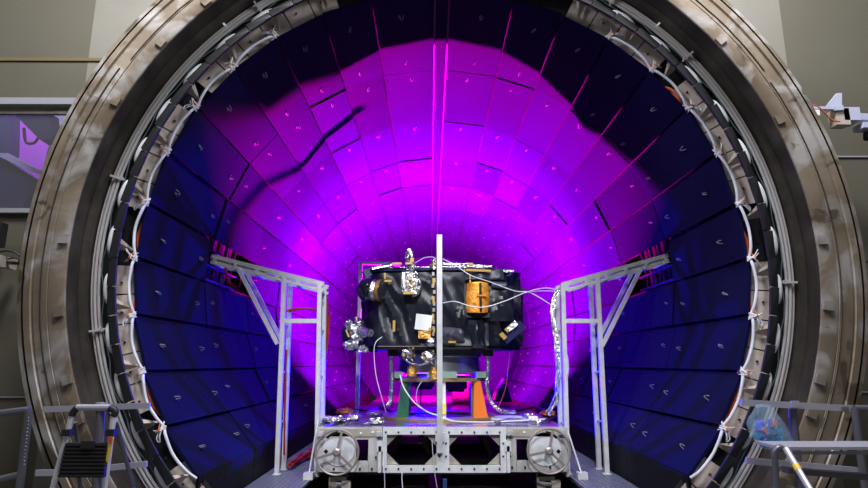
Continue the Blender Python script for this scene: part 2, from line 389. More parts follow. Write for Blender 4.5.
# ================================================================ FLOOR OF THE CHAMBER
GZ = H - 1.42
for side, lab in ((-1, 'steel walkway grating left of the test platform'), (1, 'steel walkway grating right of the test platform')):
    x0, x1 = (CX - 2.29, -1.62) if side < 0 else (1.92, CX + 2.29)
    if side < 0: x1 = -1.50
    else: x0 = 1.80
    g = MB(); n = int((x1 - x0) / .055)
    for i in range(n + 1): g.bx((x0 + i * (x1 - x0) / n - .005, 6.1, GZ - .03), (x0 + i * (x1 - x0) / n + .005, 15, GZ))
    y = 6.1
    while y < 15: g.bx((x0, y - .005, GZ - .026), (x1, y + .005, GZ - .002)); y += .07
    t = thing('walkway_grating', lab, 'grating', ((x0 + x1) / 2, 10, GZ - .03))
    g.build('bar_grid', 'grate_steel', t)
    MB().bx((x0, 6.1, GZ - .09), (x1, 15, GZ - .05)).build('tray', 'black_metal', t)
tr = tag(MB().bx((-1.5, 5.9, GZ - .75), (1.8, 22, GZ - .70)).bx((-1.53, 5.9, GZ - .7), (-1.5, 22, GZ - .05)).bx((1.8, 5.9, GZ - .7), (1.83, 22, GZ - .05)).build('trench_tray', 'black_metal'), 'black trench tray under the test platform', 'tray')

# ================================================================ TEST PLATFORM
PX0, PX1 = A(317, 428, 7.6).x, A(568, 428, 7.6).x
DT = H - .80; PF = 7.6; PB = DT - .585
pl = thing('test_platform', 'grey steel test platform carrying the spacecraft, with two handwheels', 'platform', ((PX0 + PX1) / 2, 9, PB - .2))
MB().bx((PX0, PF + .02, DT - .03), (PX1, 11.6, DT)).build('deck', 'deck_steel', pl)
def xz(u, v): a = A(u, v, PF); return a.x, a.z
def plate(u0, u1, v0, v1, holes, m, nm, y=PF, th=.03):   # plate with rectangular holes via strips
    us = sorted({u0, u1, *[h[0] for h in holes], *[h[1] for h in holes]}); vs = sorted({v0, v1, *[h[2] for h in holes], *[h[3] for h in holes]})
    g = MB()
    for a, b in zip(us, us[1:]):
        for c, d in zip(vs, vs[1:]):
            if any(h[0] <= a and b <= h[1] and h[2] <= c and d <= h[3] for h in holes): continue
            xa, za = xz(a, c); xb, zb = xz(b, d); g.bx((xa, y, zb), (xb, y + th, za))
    return g.build(nm, m, pl)
lp = plate(317, 382, 427, 472, [(356, 368.5, 439.5, 461)], 'face_steel', 'side_panel')
rp = plate(507, 568, 427, 472, [(516.7, 528, 439, 460.5)], 'face_steel', 'side_panel')
cf = plate(383, 506.5, 427, 472.5, [(386.5, 436.5, 434.5, 465.5), (449.2, 500, 434.5, 465.5)], 'aluminium', 'centre_frame', PF - .02, .05)
for u0, u1 in ((386.5, 436.5), (449.2, 500)):      # corner gussets make the openings octagonal
    for cu, cv, du, dv in ((u0, 434.5, 12, 12), (u1, 434.5, -12, 12), (u0, 465.5, 12, -12), (u1, 465.5, -12, -12)):
        a, b, c = A(cu, cv, PF), A(cu + du, cv, PF), A(cu, cv + dv, PF)
        MB().prism([a + Vector((0, .05, 0)), b + Vector((0, .05, 0)), c + Vector((0, .05, 0))], (0, .02, 0)).build('corner_gusset', 'face_tan', cf)
def bolts(lst, parent, m='black_gap', r=.012):
    b_ = MB()
    for u, v in lst:
        x, z = xz(u, v); b_.cyl((x, PF - .03, z), (x, PF + .005, z), r, 8)
    b_.build('bolt_row', m, parent)['kind'] = 'stuff'
bolts([(386 + 12.6 * i, 432) for i in range(10)] + [(386 + 12.6 * i, 468.5) for i in range(10)] + [(439.5, 443), (446, 443), (439.5, 456), (446, 456), (503, 443), (503, 456)], cf)
bolts([(322, 467), (334, 468.5), (360, 468.5), (372, 468.5), (376, 457)], lp); bolts([(510, 456), (512, 467), (525, 467), (550, 467), (563, 467)], rp)
bolts([(361, 433), (373, 432)], lp, 'white_paint'); bolts([(511, 432), (524, 432), (536, 432)], rp, 'white_paint')
for par, (u0, u1) in ((lp, (319, 381)), (rp, (508, 566))):    # tan upper strip, corner clamps
    a, b = A(u0, 429, PF - .01), A(u1, 436.5, PF - .01); MB().bx((a.x, PF - .012, b.z), (b.x, PF, a.z)).build('upper_strip', 'face_tan', par)
    for cu, cv in (((320.5, 434), (379.5, 434)) if par is lp else ((510, 433), (562, 432))):
        c = A(cu, cv, PF - .04); MB().box(c, (.075, .05, .06)).box(c + Vector((0, -.03, 0)), (.035, .02, .045)).build('corner_clamp', 'alu_dull', par)
    cu = 380 if par is lp else 508
    a = A(cu, 446, PF - .03); MB().box(a, (.07, .04, .13)).bx((a.x - .018, PF - .05, A(cu, 472, PF).z), (a.x + .018, PF - .02, a.z)).build('latch_bar', 'aluminium', par)
    # disc behind the wheel
    cu, dr = (339, -1) if par is lp else (545, 1)
    c = A(cu, 449, PF); MB().cyl(c + Vector((0, -.012, 0)), c + Vector((0, 0, 0)), .2, 32).build('cover_disc', 'aluminium', par)
    c2 = A(326 if par is lp else 558.5, 451.5, PF - .01); MB().prism([c2 + Vector((q * .03, -.005, w * .03)) for q, w in ((0, 1), (1, 0), (0, -1), (-1, 0))], (0, .01, 0)).build('diamond_hole', 'black_gap', par)
    c3 = A(334 if par is lp else 553, 441, PF - .012)
    MB().lathe(A(cu, 449, PF - .014), AX, [(.185, 0), (.215, 0)], 10, 95 if par is lp else 40, 140 if par is lp else 85, False).build('slot', 'black_gap', par)
# worn lettering under the handwheels
def text(s_, c, size, m, parent, name='lettering'):
    cu = bpy.data.curves.new(name, 'FONT'); cu.body = s_; cu.size = size; cu.extrude = .001; cu.align_x = 'CENTER'; cu.align_y = 'CENTER'
    tmp = bpy.data.objects.new('tmp', cu); me = bpy.data.meshes.new_from_object(tmp); bpy.data.objects.remove(tmp)
    o = bpy.data.objects.new(name, me); C.objects.link(o); me.materials.clear(); me.materials.append(MATS[m]); o.rotation_euler = (pi / 2, 0, 0)
    off = Vector((0, 0, 0)); q = parent
    while q is not None: off += q.location; q = q.parent
    o.location = Vector(c) - off; o.parent = parent; return o
text('SYS A', A(331.5, 460.5, PF - .008), .085, 'alu_dull', lp); text('WPX', A(551, 458.5, PF - .008), .085, 'alu_dull', rp)
# handwheels
for (u, v) in ((336.8, 452.2), (549, 451)):
    c = A(u, v, PF - .16); rr = .262
    hw = MB().tube([c + Vector((rr * cos(t * pi / 24), 0, rr * sin(t * pi / 24))) for t in range(48)], .014, 10, closed=True).build('handwheel', 'wheel_metal', pl)
    MB().lathe(c, AX, [(0, -.045), (.03, -.045), (.048, -.03), (.048, .02), (.02, .03), (.02, .16)], 24).build('hub', 'wheel_metal', hw)
    for a in (77, 197 if u < 400 else 192, 317):
        MB().bar(c + Vector((.03 * cos(rad(a)), -.01, .03 * sin(rad(a)))), c + Vector((rr * cos(rad(a)), 0, rr * sin(rad(a)))), .03, .012).build('spoke', 'wheel_metal', hw)
# frame inside the platform: cross beams visible through the openings
for y in (8.4, 9.9):
    for x0, x1 in ((PX0 + .85, CX - .1), (CX + .05, PX1 - .85)):
        MB().bx((x0, y, PB), (x1, y + .06, PB + .10)).build('cross_beam', 'brown_box', pl)
        for a_, b_ in ((x0, x0 + .22), (x1, x1 - .22)): MB().bar((a_, y, PB + .08), (b_, y, DT - .05), .07, .05).build('strut', 'brown_box', pl)
MB().bx((PX0, PF + .05, PB), (PX0 + .04, 11.6, DT - .03)).build('side_plate', 'face_steel', pl)
MB().bx((PX1 - .04, PF + .05, PB), (PX1, 11.6, DT - .03)).build('side_plate', 'face_steel', pl)
MB().bx((PX0 + .1, PF + .3, PB - .02), (PX1 - .1, 11.6, PB)).build('bottom_plate', 'black_metal', pl)
for x in (PX0 + .27, PX1 - .27):
    lg = MB().bx((x - .1, PF + .1, GZ - .02), (x + .1, PF + .5, PB)).build('carriage', 'brown_box', pl)
    MB().cyl((x - .05, PF + .25, GZ - .1), (x + .05, PF + .25, GZ - .1), .12, 20).build('carriage_wheel', 'rail_grey', lg)
    MB().bx((x - .12, PF + .12, GZ - .14), (x - .02, PF + .2, GZ + .02)).bx((x + .05, PF + .06, GZ - .1), (x + .16, PF + .15, GZ - .02)).build('axle_block', 'face_tan', lg)
for x, lab in ((PX0 + .27, 'dark running rail under the left handwheel'), (PX1 - .27, 'dark running rail under the right handwheel')):
    tag(MB().bx((x - .04, 6.3, GZ - .70), (x + .04, 11.8, GZ - .22)).build('running_rail', 'black_metal'), lab, 'rail', 'platform running rails')
for x0, x1, lab in ((-.98, -.02, 'brown metal box in the trench below the left platform opening'), (.16, 1.1, 'brown metal box in the trench below the right platform opening')):
    tag(MB().bx((x0, 7.3, GZ - .70), (x1, 9.5, GZ - .17)).bx((x0 + .03, 7.28, GZ - .62), (x1 - .03, 7.3, GZ - .25)).build('trench_box', 'brown_box'), lab, 'box', 'boxes in the trench')
tag(MB().bx((.155, 7.45, GZ - .70), (.205, 7.55, PB + .0)).build('blue_post', 'blue_post'), 'thin dark blue post under the middle of the platform', 'post')
# rear deck behind the platform
tag(MB().bx((-1.3, 11.65, DT - .12), (1.55, 16.0, DT - .05)).bx((-1.25, 11.7, GZ - .7), (-1.15, 15.9, DT - .12)).bx((1.4, 11.7, GZ - .7), (1.5, 15.9, DT - .12)).build('rear_deck', 'deck_steel'), 'low steel deck in the barrel behind the test platform', 'deck')

# ================================================================ CABLE FRAMES
LW = .058
def cable_frame(side):
    lab = 'white metal cable support frame standing on the %s grating' % ('left' if side < 0 else 'right')
    if side < 0:
        ifr, ofr = (A(320, 284, 8.0), A(316.5, 476, 7.97)), (A(284.5, 276, 8.0), A(277, 475.5, 8.0))
        top_in, top_out = A(324, 284, 8.0), A(211.5, 256, 8.0)
        b0, b1 = A(238, 268, 8.0), A(277.5, 344, 8.0); cb = (A(283, 321, 8), A(321, 321, 8))
    else:
        ifr, ofr = (A(562.5, 284, 8.0), A(567.5, 470, 8.0)), (A(597, 276, 8.0), A(607, 474, 8.0))
        top_in, top_out = A(562, 284.5, 8.0), A(668.5, 255, 8.0)
        b0, b1 = A(641, 268, 8.0), A(602, 346, 8.0); cb = (A(563, 321, 8), A(599, 321, 8))
    t = thing('cable_frame', lab, 'support frame', (ofr[1].x, 8.15, GZ), 'white cable frames beside the platform')
    D = Vector((0, .36, 0)); 
    for a, b in (ifr, ofr):
        b.z = GZ; b.x = a.x + (b.x - a.x) * .1 if False else b.x
        for k in (0, 1):
            bb = b + D * k
            lg = MB().bar(a + D * k, bb, LW, LW).build('leg', 'aluminium', t)
            MB().box((bb.x, bb.y, GZ + .006), (.10, .10, .012)).build('foot_plate', 'aluminium', lg)
        for fz in (.25, .5, .75):
            p = a.lerp(b, fz); MB().bar(p, p + D, .015).build('cross_tie', 'aluminium', t)
    for k in (0, 1):
        a, b = top_in + D * k, top_out + D * k
        MB().bar(a, b, .055, .03).bar(a + Vector((0, 0, -.09)), b + Vector((0, 0, -.09)), .04, .03).bar(a.lerp(b, .5) + Vector((0, .012, -.045)), b + Vector((0, .012, -.045)), .05, .006).build('arm_rail', 'aluminium', t)
        MB().bar(b0 + D * k, b1 + D * k, .05, .05).build('brace', 'aluminium', t)
    for i in range(6):
        p = (top_in + Vector((0, 0, -.11))).lerp(top_out + Vector((0, 0, -.11)), .04 + .185 * i); MB().bar(p, p + D, .05, .025, (0, 0, 1)).bar(p + Vector((0, -.02, 0)), p + Vector((0, -.02, .1)), .05, .01).build('arm_rung', 'aluminium', t)
    MB().bar(*cb, LW, LW - .012).build('crossbar', 'aluminium', t)
    # guy rod down to a block
    if side < 0: q0, q1 = A(318, 420, 7.9), A(309, 472, 7.7)
    else: q0, q1 = A(568, 432, 7.9), A(582, 476, 7.7)
    q1.z = GZ + .05
    MB().cyl(q0, q1, .012, 8).build('guy_rod', 'aluminium', t); MB().box((q1.x, q1.y, GZ + .04), (.12, .12, .08)).build('guy_block', 'aluminium', t)
    return t
cable_frame(-1); cable_frame(1)
def bundle(name, pts, nst, spread, r, m, lab, cat='cable'):
    t = MB()
    for i in range(nst):
        q = [Vector(p) + Vector([random.uniform(-spread, spread) for _ in range(3)]) for p in pts]
        t.tube(smooth(q, 6), r, 5)
    return tag(t.build(name, m), lab, cat)
bundle('red_cable_bundle', [A(322, 286, 7.95 + .4), A(326.5, 300, 8.4), A(326, 325, 8.4), A(322, 345, 8.4), A(321.5, 356, 8.4), A(325, 357, 8.4), A(327, 340, 8.4), A(329, 315, 8.4)], 7, .015, .012, 'red_cable', 'red and orange cable loop hanging on the inner post of the left frame')
bundle('red_cable_bundle', [A(288, 311, 8.1), A(297, 309, 8.1), A(308, 309, 8.1), A(320, 310, 8.1)], 4, .015, .012, 'red_cable', 'red cables stretched between the two uprights of the left frame')
bundle('red_cable_bundle', [A(286, 350, 8.2), A(285, 380, 8.2), A(285, 420, 8.2), A(284, 455, 8.2)], 3, .01, .012, 'red_cable', 'red cable running down the outer legs of the left frame')
bundle('red_cable_bundle', [A(290, 464, 8.3) * 1, A(296, 461, 8.6), A(302, 456, 8.9), A(308, 454, 9.2), A(312, 450, 9.6)], 12, .04, .014, 'red_cable', 'heap of red cable lying on the left grating')
bundle('red_cable_bundle', [A(225, 268, 8.3), A(230, 282, 8.4), A(237, 288, 8.4), A(241, 278, 8.3)], 4, .02, .014, 'red_cable', 'red cable sagging in the left wall opening')
bundle('silver_cable_bundle', [A(558, 290, 7.9), A(554, 300, 7.9), A(553, 320, 7.9), A(557, 350, 7.9), A(558, 380, 7.9), A(556, 400, 7.95), A(548, 413, 8.0)], 9, .03, .009, 'silver_foil', 'thick bundle of silver wrapped cables hanging from the right frame')
bundle('magenta_hose', [A(566, 352, 8.1), A(567.5, 362, 8.1), A(567, 375, 8.1), A(563, 390, 8.1)], 3, .01, .01, 'white_cable', 'thin looped hoses on the inner upright of the right frame')

# ================================================================ SPACECRAFT
SY = 8.2
sc = thing('spacecraft', 'spacecraft wrapped in crinkled black insulation standing on the ring adapter', 'spacecraft', A(440, 352, 9.2))
zt, zb = A(440, 272, SY).z, A(440, 345.5, SY).z
plan = [A(362, 300, 8.75), A(379, 300, 8.3), A(438, 300, SY), A(488, 300, 8.25), A(521, 300, 8.8)]
plan = [(p.x, p.y) for p in plan] + [(1.36, 9.7), (.9, 10.15), (-.55, 10.15), (-1.03, 9.7)]
def crumple(p, fr=2.6, amp=.05, seed=0):
    q = p * fr + Vector((seed, 0, seed)); a = noise.noise(q); b = noise.noise(q * 2.1 + Vector((5, 1, 2)))
    return amp * (1 - 2 * abs(a) * 2.2) * .7 + amp * .3 * (.5 - abs(b) * 2)
def mli_face(a, b, z0, z1, nx=26, nz=22, amp=.05, seed=0, skew=0):
    a, b = Vector((*a, 0)), Vector((*b, 0)); n = (b - a).cross(Vector((0, 0, 1))).normalized(); vs = []; fs = []
    for j in range(nz + 1):
        for i in range(nx + 1):
            s_, t = i / nx, j / nz; p = a.lerp(b, s_); p.z = z0 + (z1 - z0) * t
            edge = min(1, min(s_, 1 - s_) * 8, min(t, 1 - t) * 8)
            w = Vector((p.x * 1.5 + p.z * .7 * skew, p.y * 1.5, p.z * .55))
            p += n * (crumple(w, 2.4, amp, seed) * edge); vs.append(p)
    for j in range(nz):
        for i in range(nx): q = j * (nx + 1) + i; fs.append((q, q + 1, q + nx + 2, q + nx + 1))
    return vs, fs
body = MB()
for i in range(len(plan)):
    a, b = plan[i], plan[(i + 1) % len(plan)]
    L_ = hypot(b[0] - a[0], b[1] - a[1])
    vs, fs = mli_face(a, b, zb, zt, max(8, int(L_ * 30)), 30, .075 if i in (1, 2, 3) else .05, i * 3.7, 1)
    body.add(vs, fs, True)
body.add([(x, y, zt) for x, y in plan], [tuple(range(len(plan)))]); body.add([(x, y, zb) for x, y in plan], [tuple(range(len(plan)))[::-1]])
bo = body.build('insulation_blanket', 'black_mli', sc)
pr = [(CX_, y) for CX_, y in plan]
def scaled(k, dz): cx = sum(p[0] for p in plan) / len(plan); cy = sum(p[1] for p in plan) / len(plan); return [Vector((cx + (x - cx) * k, cy + (y - cy) * k, dz)) for x, y in plan]
MB().prism(scaled(1.0, zt + .03), (0, 0, .05)).build('top_deck', 'blue_deck', sc)
e_ = scaled(1.005, zt + .075); ed = MB()
for i in range(1, 4): ed.bar(e_[i], e_[i + 1] if i < 3 else e_[i].lerp(e_[i + 1], .4), .012, .018)
ed.bar(e_[1], e_[0], .02, .03); ed.build('deck_edge_foil', 'silver_foil', sc)
MB().prism(scaled(.97, zb - .05), (0, 0, .06)).build('bottom_deck', 'black_metal', sc)
bl = scaled(1.005, zb - .01); b_ = MB(); b_.bar(bl[1], bl[2], .012, .012); b_.build('lower_seam_tape', 'wheel_metal', sc)
# loose blanket flaps on the upper right and left
for pts, m_, nm in (([A(504, 268, 8.6), A(514, 272, 8.6), A(513, 286, 8.7), A(500, 284, 8.6)], 'blue_deck', 'blanket_flap'), ([A(512, 275, 8.9), A(523, 290, 9.0), A(523, 325, 9.0), A(508, 300, 8.7)], 'blue_deck', 'blanket_flap'),
                    ([A(363, 270, 8.5), A(392, 262, 8.6), A(393, 274, 8.4), A(366, 279, 8.5)], 'blue_deck', 'blanket_flap')):
    MB().prism(pts, (0, .06, 0)).build(nm, m_, sc)
for a, b in (((372, 269), (392, 265)), ((460, 265), (492, 266.5)), ((494, 271), (514, 271)), ((443, 264), (472, 264.5))):
    MB().bar(A(*a, 8.25), A(*b, 8.25), .03, .022).build('edge_foil', 'silver_foil', sc)
gt = MB()
for u, v, w, h in ((397, 263.6, 9, 2), (470, 264, 6, 2), (474, 270, 20, 2.2), (433.5, 282, 2, 8), (433.5, 300, 2, 7), (433, 318, 2, 8), (434, 330, 2, 5), (388, 281, 7, 2), (452, 342, 7, 2), (385, 276, 1.5, 6), (470, 279, 1.5, 10)):
    c = A(u, v, SY - .05); gt.box(c, (w / 70, .03, h / 70))
gt.build('gold_tape', 'gold_tape', sc)
st = MB()
for v in range(268, 345, 6): st.box(A(433.5 + random.uniform(-.8, .8), v, SY - .04), (.035, .04, .05))
st.build('seam_fasteners', 'wheel_metal', sc)
# upper left sensor: dark cap, silver barrel, gold ring
c = A(372, 290, 8.25)
q = MB().lathe(c, (.88, -.42, -.08), [(0, -.22), (.10, -.20), (.17, -.12), (.185, -.02), (.17, .02)], 24).build('sensor_head', 'dark_lens', sc)
MB().lathe(c, (.88, -.42, -.08), [(.155, .0), (.16, .06), (.135, .10), (.13, .17), (0, .17)], 20).build('silver_barrel', 'silver_foil', q)
MB().lathe(c, (.88, -.42, -.08), [(.138, .11), (.155, .12), (.155, .15), (.138, .16)], 20).build('gold_ring', 'gold_foil', q)
# lower left instrument in silver foil
c = A(354, 334, 8.35)
q = MB().ball(A(355, 334, 8.45), (.19, .2, .25), 9, 7, .18, 1.5, 3).build('blue_cover', 'blue_deck', sc)
for u, v, a_, b_, sd in ((357, 333, .09, .13, 3), (351, 345, .10, .06, 5), (349, 325, .06, .06, 8), (363, 349, .08, .05, 9), (359, 323, .06, .05, 12)):
    MB().ball(A(u, v, 8.22), (a_, .06, b_), 14, 10, .7, 2.6, sd).build('foil_patch', 'silver_foil', q)
MB().cyl(A(361, 331, 8.2), A(370, 333, 7.95), .075, 14, .055).build('barrel', 'silver_foil', q)
MB().bar(A(356, 317, 8.25), A(361, 331, 8.2), .025, .01).bar(A(346, 330, 8.15), A(349, 337, 8.12), .02, .01).build('gold_strap', 'gold_tape', q)
# silver and gold antenna box
c = A(410.5, 283, 8.08)
q = MB().add(*[(lambda cc: ([cc + Vector((x * k, y, z)) for z, k in ((.15, .95), (.05, 1.05), (-.08, 1.0), (-.17, .85)) for x, y in ((-.12, -.04), (.10, -.09), (.13, .08), (-.12, .08))], [(0, 1, 2, 3), (12, 15, 14, 13)] + [(4 * r + i, 4 * r + (i + 1) % 4, 4 * r + 4 + (i + 1) % 4, 4 * r + 4 + i) for r in range(3) for i in range(4)]))(c)][0]).build('antenna_box', 'silver_foil', sc)
MB().box(A(409, 293, 7.98), (.15, .03, .03)).box(A(410, 278.5, 7.97), (.05, .02, .04)).box(A(408, 285, 7.97), (.03, .02, .03)).box(A(413, 285, 7.97), (.03, .02, .03)).build('gold_patch', 'gold_tape', q)
MB().tube(smooth([A(416, 275, 8.08), A(420, 284, 8.08), A(418, 293, 8.08), A(412, 296, 8.06)], 6), .022, 8).build('corrugated_hose', 'silver_foil', q)
q = MB().ball(A(411, 267, 8.2), (.085, .08, .09), 12, 10, .4, 3, 4).build('antenna_mast', 'silver_foil', sc)
MB().tube(smooth([A(408, 264, 8.2), A(407, 256, 8.2), A(409.5, 250, 8.2), A(412, 256, 8.2), A(412.5, 263, 8.2)], 6), [.035 if 3 < i < 20 else .025 for i in range(25)], 8).build('foil_horn', 'silver_foil', q)
MB().box(A(412, 260, 8.13), (.05, .03, .06)).box(A(409, 263.5, 8.1), (.10, .03, .025)).build('gold_collar', 'gold_tape', q)
q = MB().lathe(A(434, 270, 8.15), (0, 0, 1), [(0, 0), (.055, 0), (.055, .05), (.045, .06), (.06, .10), (.05, .15), (0, .16)], 16).build('small_sensor', 'silver_foil', sc)
MB().lathe(A(434, 266, 8.15), (0, 0, 1), [(.064, 0), (.064, .025)], 16).build('gold_band', 'gold_tape', q)
# white square radiator and gold patch
c = A(423.5, 322.3, SY - .09); Mr = Matrix.Rotation(rad(-5 + 14), 3, 'Y')
MB().box(c, (.225, .02, .215), Matrix.Rotation(rad(7), 3, 'Y') ).build('white_square', 'white_paint', sc)
MB().box(A(424.5, 334.5, SY - .08), (.17, .02, .11)).build('gold_patch', 'gold_foil', sc)
MB().box(A(430, 329.5, SY - .115), (.035, .01, .05)).box(A(394, 326, SY - .09), (.035, .015, .155)).build('gold_strip', 'gold_tape', sc)
MB().ball(A(431, 342, SY - .05), (.07, .05, .06), 12, 8, .3, 3).build('foil_tuft', 'silver_foil', sc)
# amber bellows unit on the right
vs = []; fs = []; nx, nz = 14, 18; c = A(477, 298.5, SY - .02)
for j in range(nz + 1):
    for i in range(nx + 1):
        s_, t = i / nx * 2 - 1, j / nz * 2 - 1
        w = .145 + .018 * (1 - t * t); x = s_ * w + .008 * t; z = t * .215 + .01 * s_ * s_ * (1 if t < 0 else -1)
        vs.append(c + Vector((x, -.07 - .10 * math.sqrt(max(0, 1 - s_ * s_ * .9)) + .002 * cos(j * pi), z)))
for j in range(nz):
    for i in range(nx): q_ = j * (nx + 1) + i; fs.append((q_, q_ + 1, q_ + nx + 2, q_ + nx + 1))
q = MB().add(vs, fs, True).box(c + Vector((0, -.01, 0)), (.29, .12, .40)).build('amber_unit', 'amber_panel', sc)
MB().tube([c + Vector((.035, -.165 - .012 * (1 - (t / 6 - 1) ** 2), .2 * (t / 6 - 1))) for t in range(13)], .018, 6).build('dark_strap', 'black_metal', q)
MB().box(c + Vector((.05, -.185, .02)), (.14, .02, .02)).box(c + Vector((-.05, -.18, -.08)), (.04, .02, .02)).build('orange_tape', 'orange_paint', q)
MB().box(c + Vector((0, .02, -.24)), (.34, .14, .06)).box(c + Vector((-.17, .02, 0)), (.03, .12, .42)).build('black_frame', 'black_mli', q)
# folded pouch, tube roll, small fittings on the right
vs, fs = mli_face((A(462, 0, 8.14).x, 8.12), (A(497, 0, 8.14).x, 8.16), A(460, 280, SY).z, A(460, 269.5, SY).z, 20, 8, .05, 8)
MB().add(vs, fs, True).build('folded_pouch', 'grey_fold', sc)
MB().bar(A(466, 270, 8.06), A(491, 271, 8.08), .03, .03).build('pouch_trim', 'gold_tape', sc)
MB().lathe(A(499, 285.5, 8.17), (.95, -.1, -.1), [(0, -.1), (.05, -.1), (.055, .1), (0, .1)], 14).build('roll', 'grey_fold', sc)
MB().ball(A(505, 299, 8.25), .055, 12, 8, .3, 3).build('brass_fitting', 'wheel_metal', sc)
MB().bar(A(521, 289.5, 8.6), A(526, 289.5, 8.6), .03, .03).build('stub', 'black_metal', sc)
# lower right sensor: slanted dark box with silver top
M2 = Matrix.Rotation(rad(-40), 3, 'Y')
q = MB().box(A(512, 333, 8.45), (.36, .3, .13), M2).build('tilted_sensor', 'blue_deck', sc)
MB().box(A(511, 327, 8.28), (.20, .06, .07), M2).build('silver_top', 'silver_foil', q)
MB().box(A(503, 336, 8.26), (.06, .05, .10), M2).box(A(507, 330, 8.24), (.04, .03, .05), M2).build('gold_edge', 'gold_tape', q)
MB().box(A(515, 325, 8.25), (.06, .04, .05), M2).build('white_patch', 'white_paint', q)
# crumpled pouches on the front right face
for u, v, w, h, sd, a_ in ((452, 335, .17, .11, 3, .10), (478, 332, .10, .22, 5, .12), (500, 303, .20, .25, 7, .14), (461, 315, .12, .2, 11, .08)):
    c = A(u, v, SY - .02); vs = []; fs = []
    for j in range(11):
        for i in range(11):
            s_, t = i / 5 - 1, j / 5 - 1; k = max(0, 1 - s_ * s_) * max(0, 1 - t * t)
            vs.append(c + Vector((s_ * w + .03 * noise.noise(Vector((t * 2, sd, 0))), -.09 * k ** .6 + crumple(Vector((s_, t, sd)), 1.2, a_ * .5, sd) * k + .05, t * h)))
    for j in range(10):
        for i in range(10): q_ = j * 11 + i; fs.append((q_, q_ + 1, q_ + 12, q_ + 11))
    MB().add(vs, fs, True).build('crumpled_pouch', 'black_mli' if u > 460 else 'grey_fold', sc)
# thrusters under the belly
for i, (u, v) in enumerate(((408, 352), (428, 355))):
    q = MB().ball(A(u, v, 8.35), (.10, .10, .10), 14, 10, .4, 3, i).build('thruster_pod', 'silver_foil', sc)
    MB().tube(smooth([A(u - 2, v - 8, 8.4), A(u, v, 8.33), A(u + 4, v + 8, 8.35), A(u + 6, v + 9, 8.4)], 5), .016, 6).build('feed_line', 'silver_foil', q)
    MB().lathe(A(u + (5 if i == 0 else 6), v + 12, 8.3), (-.12 if i == 0 else .03, 0, -1), [(0, 0), (.055, 0), (.052, .05), (.07, .055), (.074, .17), (.06, .175), (0, .17)], 18).build('nozzle', 'gold_foil', q)
    MB().box(A(u - 4, v + 3, 8.26), (.03, .02, .04)).box(A(u + 5, v - 4, 8.26), (.03, .02, .03)).build('gold_patch', 'gold_tape', q)
MB().tube(smooth([A(403, 358, 8.3), A(412, 364, 8.22), A(423, 364.5, 8.2), A(433, 360, 8.22), A(437, 355, 8.3)], 6), .014, 6).build('foil_line', 'silver_foil', sc)
for u, v, y, d in ((393, 352, 8.6, (.14, .14, .12)), (488, 352, 8.6, (.14, .14, .12)), (372, 350, 8.9, (.2, .3, .06))): MB().box(A(u, v, y), d).build('underside_bracket', 'black_metal', sc)

# ---- ring adapter + stand
sx, sy = A(439, 370, 9.2).x, 9.2
ad = thing('adapter_stand', 'round aluminium adapter on a stand with green, orange and yellow legs', 'stand', (sx, sy, DT))
zc = lambda v, Y=8.55: A(440, v, Y).z
MB().lathe((sx, sy, 0), (0, 0, 1), [(.60, zc(346)), (.72, zc(346)), (.74, zc(350)), (.70, zc(353)), (.66, zc(354))], 48).build('clamp_ring', 'black_metal', ad)
MB().lathe((sx, sy, 0), (0, 0, 1), [(.66, zc(354)), (.67, zc(356)), (.64, zc(357)), (.65, zc(371)), (.70, zc(372)), (.70, zc(373))], 48).build('adapter_cone', 'cone_alu', ad)
zr0, zr1 = zc(381.5), zc(373)
MB().lathe((sx, sy, 0), (0, 0, 1), [(.52, zr0), (.80, zr0), (.80, zr0 + .05), (.52, zr0 + .05), (.52, zr0)], 48).build('upper_ring', 'ring_gold', ad)
for u0, u1, y in ((394.5, 402, 8.6), (476, 488, 8.6), (427, 457, 8.4)):
    a, b = A(u0, 372, y), A(u1, 380, y); MB().bx((a.x, y, zr0 + .05), (b.x, y + .25, zr1 + .02)).build('green_lug', 'sage_paint', ad)
zf = DT + .035
def legp(ut0, ut1, ub0, ub1, y, m, d=.16):
    a, b, c_, d_ = A(ut0, 381, y), A(ut1, 381, y), A(ub1, 415, y), A(ub0, 415, y)
    for p in (a, b): p.z = zr0
    for p in (c_, d_): p.z = zf
    lg = MB().prism([a, b, c_, d_], (0, .03, 0)).prism([a + Vector((0, d, 0)), b + Vector((0, d, 0)), c_ + Vector((0, d, 0)), d_ + Vector((0, d, 0))], (0, -.03, 0)).prism([q_ + Vector((0, .04, 0)) for q_ in (a.lerp(b, .4), a.lerp(b, .6), d_.lerp(c_, .6), d_.lerp(c_, .4))], (0, d - .08, 0)).build('leg', m, ad)
    return lg
lg = legp(401.5, 409, 396, 408.5, 8.62, 'green_paint')
tag(lg, 'dark green leg'); lg = legp(474, 480.5, 473.5, 488, 8.62, 'orange_paint'); tag(lg, 'orange leg')
lg = legp(440.5, 445.5, 440.5, 446, 8.45, 'white_paint', .06); tag(lg, 'white leg with yellow tape'); MB().box(A(444, 409, 8.43), (.06, .02, .14)).build('yellow_tape', 'yellow_paint', lg)
lg = legp(471, 474, 471, 474, 9.6, 'rail_grey'); lg = legp(408, 411, 407, 411, 9.7, 'rail_grey')
lg = legp(471.5, 474.5, 471.5, 474, 8.7, 'wood', .1)
MB().lathe((sx, sy, 0), (0, 0, 1), [(.55, DT + .001), (.86, DT + .001), (.86, DT + .035), (.55, DT + .035), (.55, DT + .001)], 64).build('base_ring', 'ring_gold', ad)

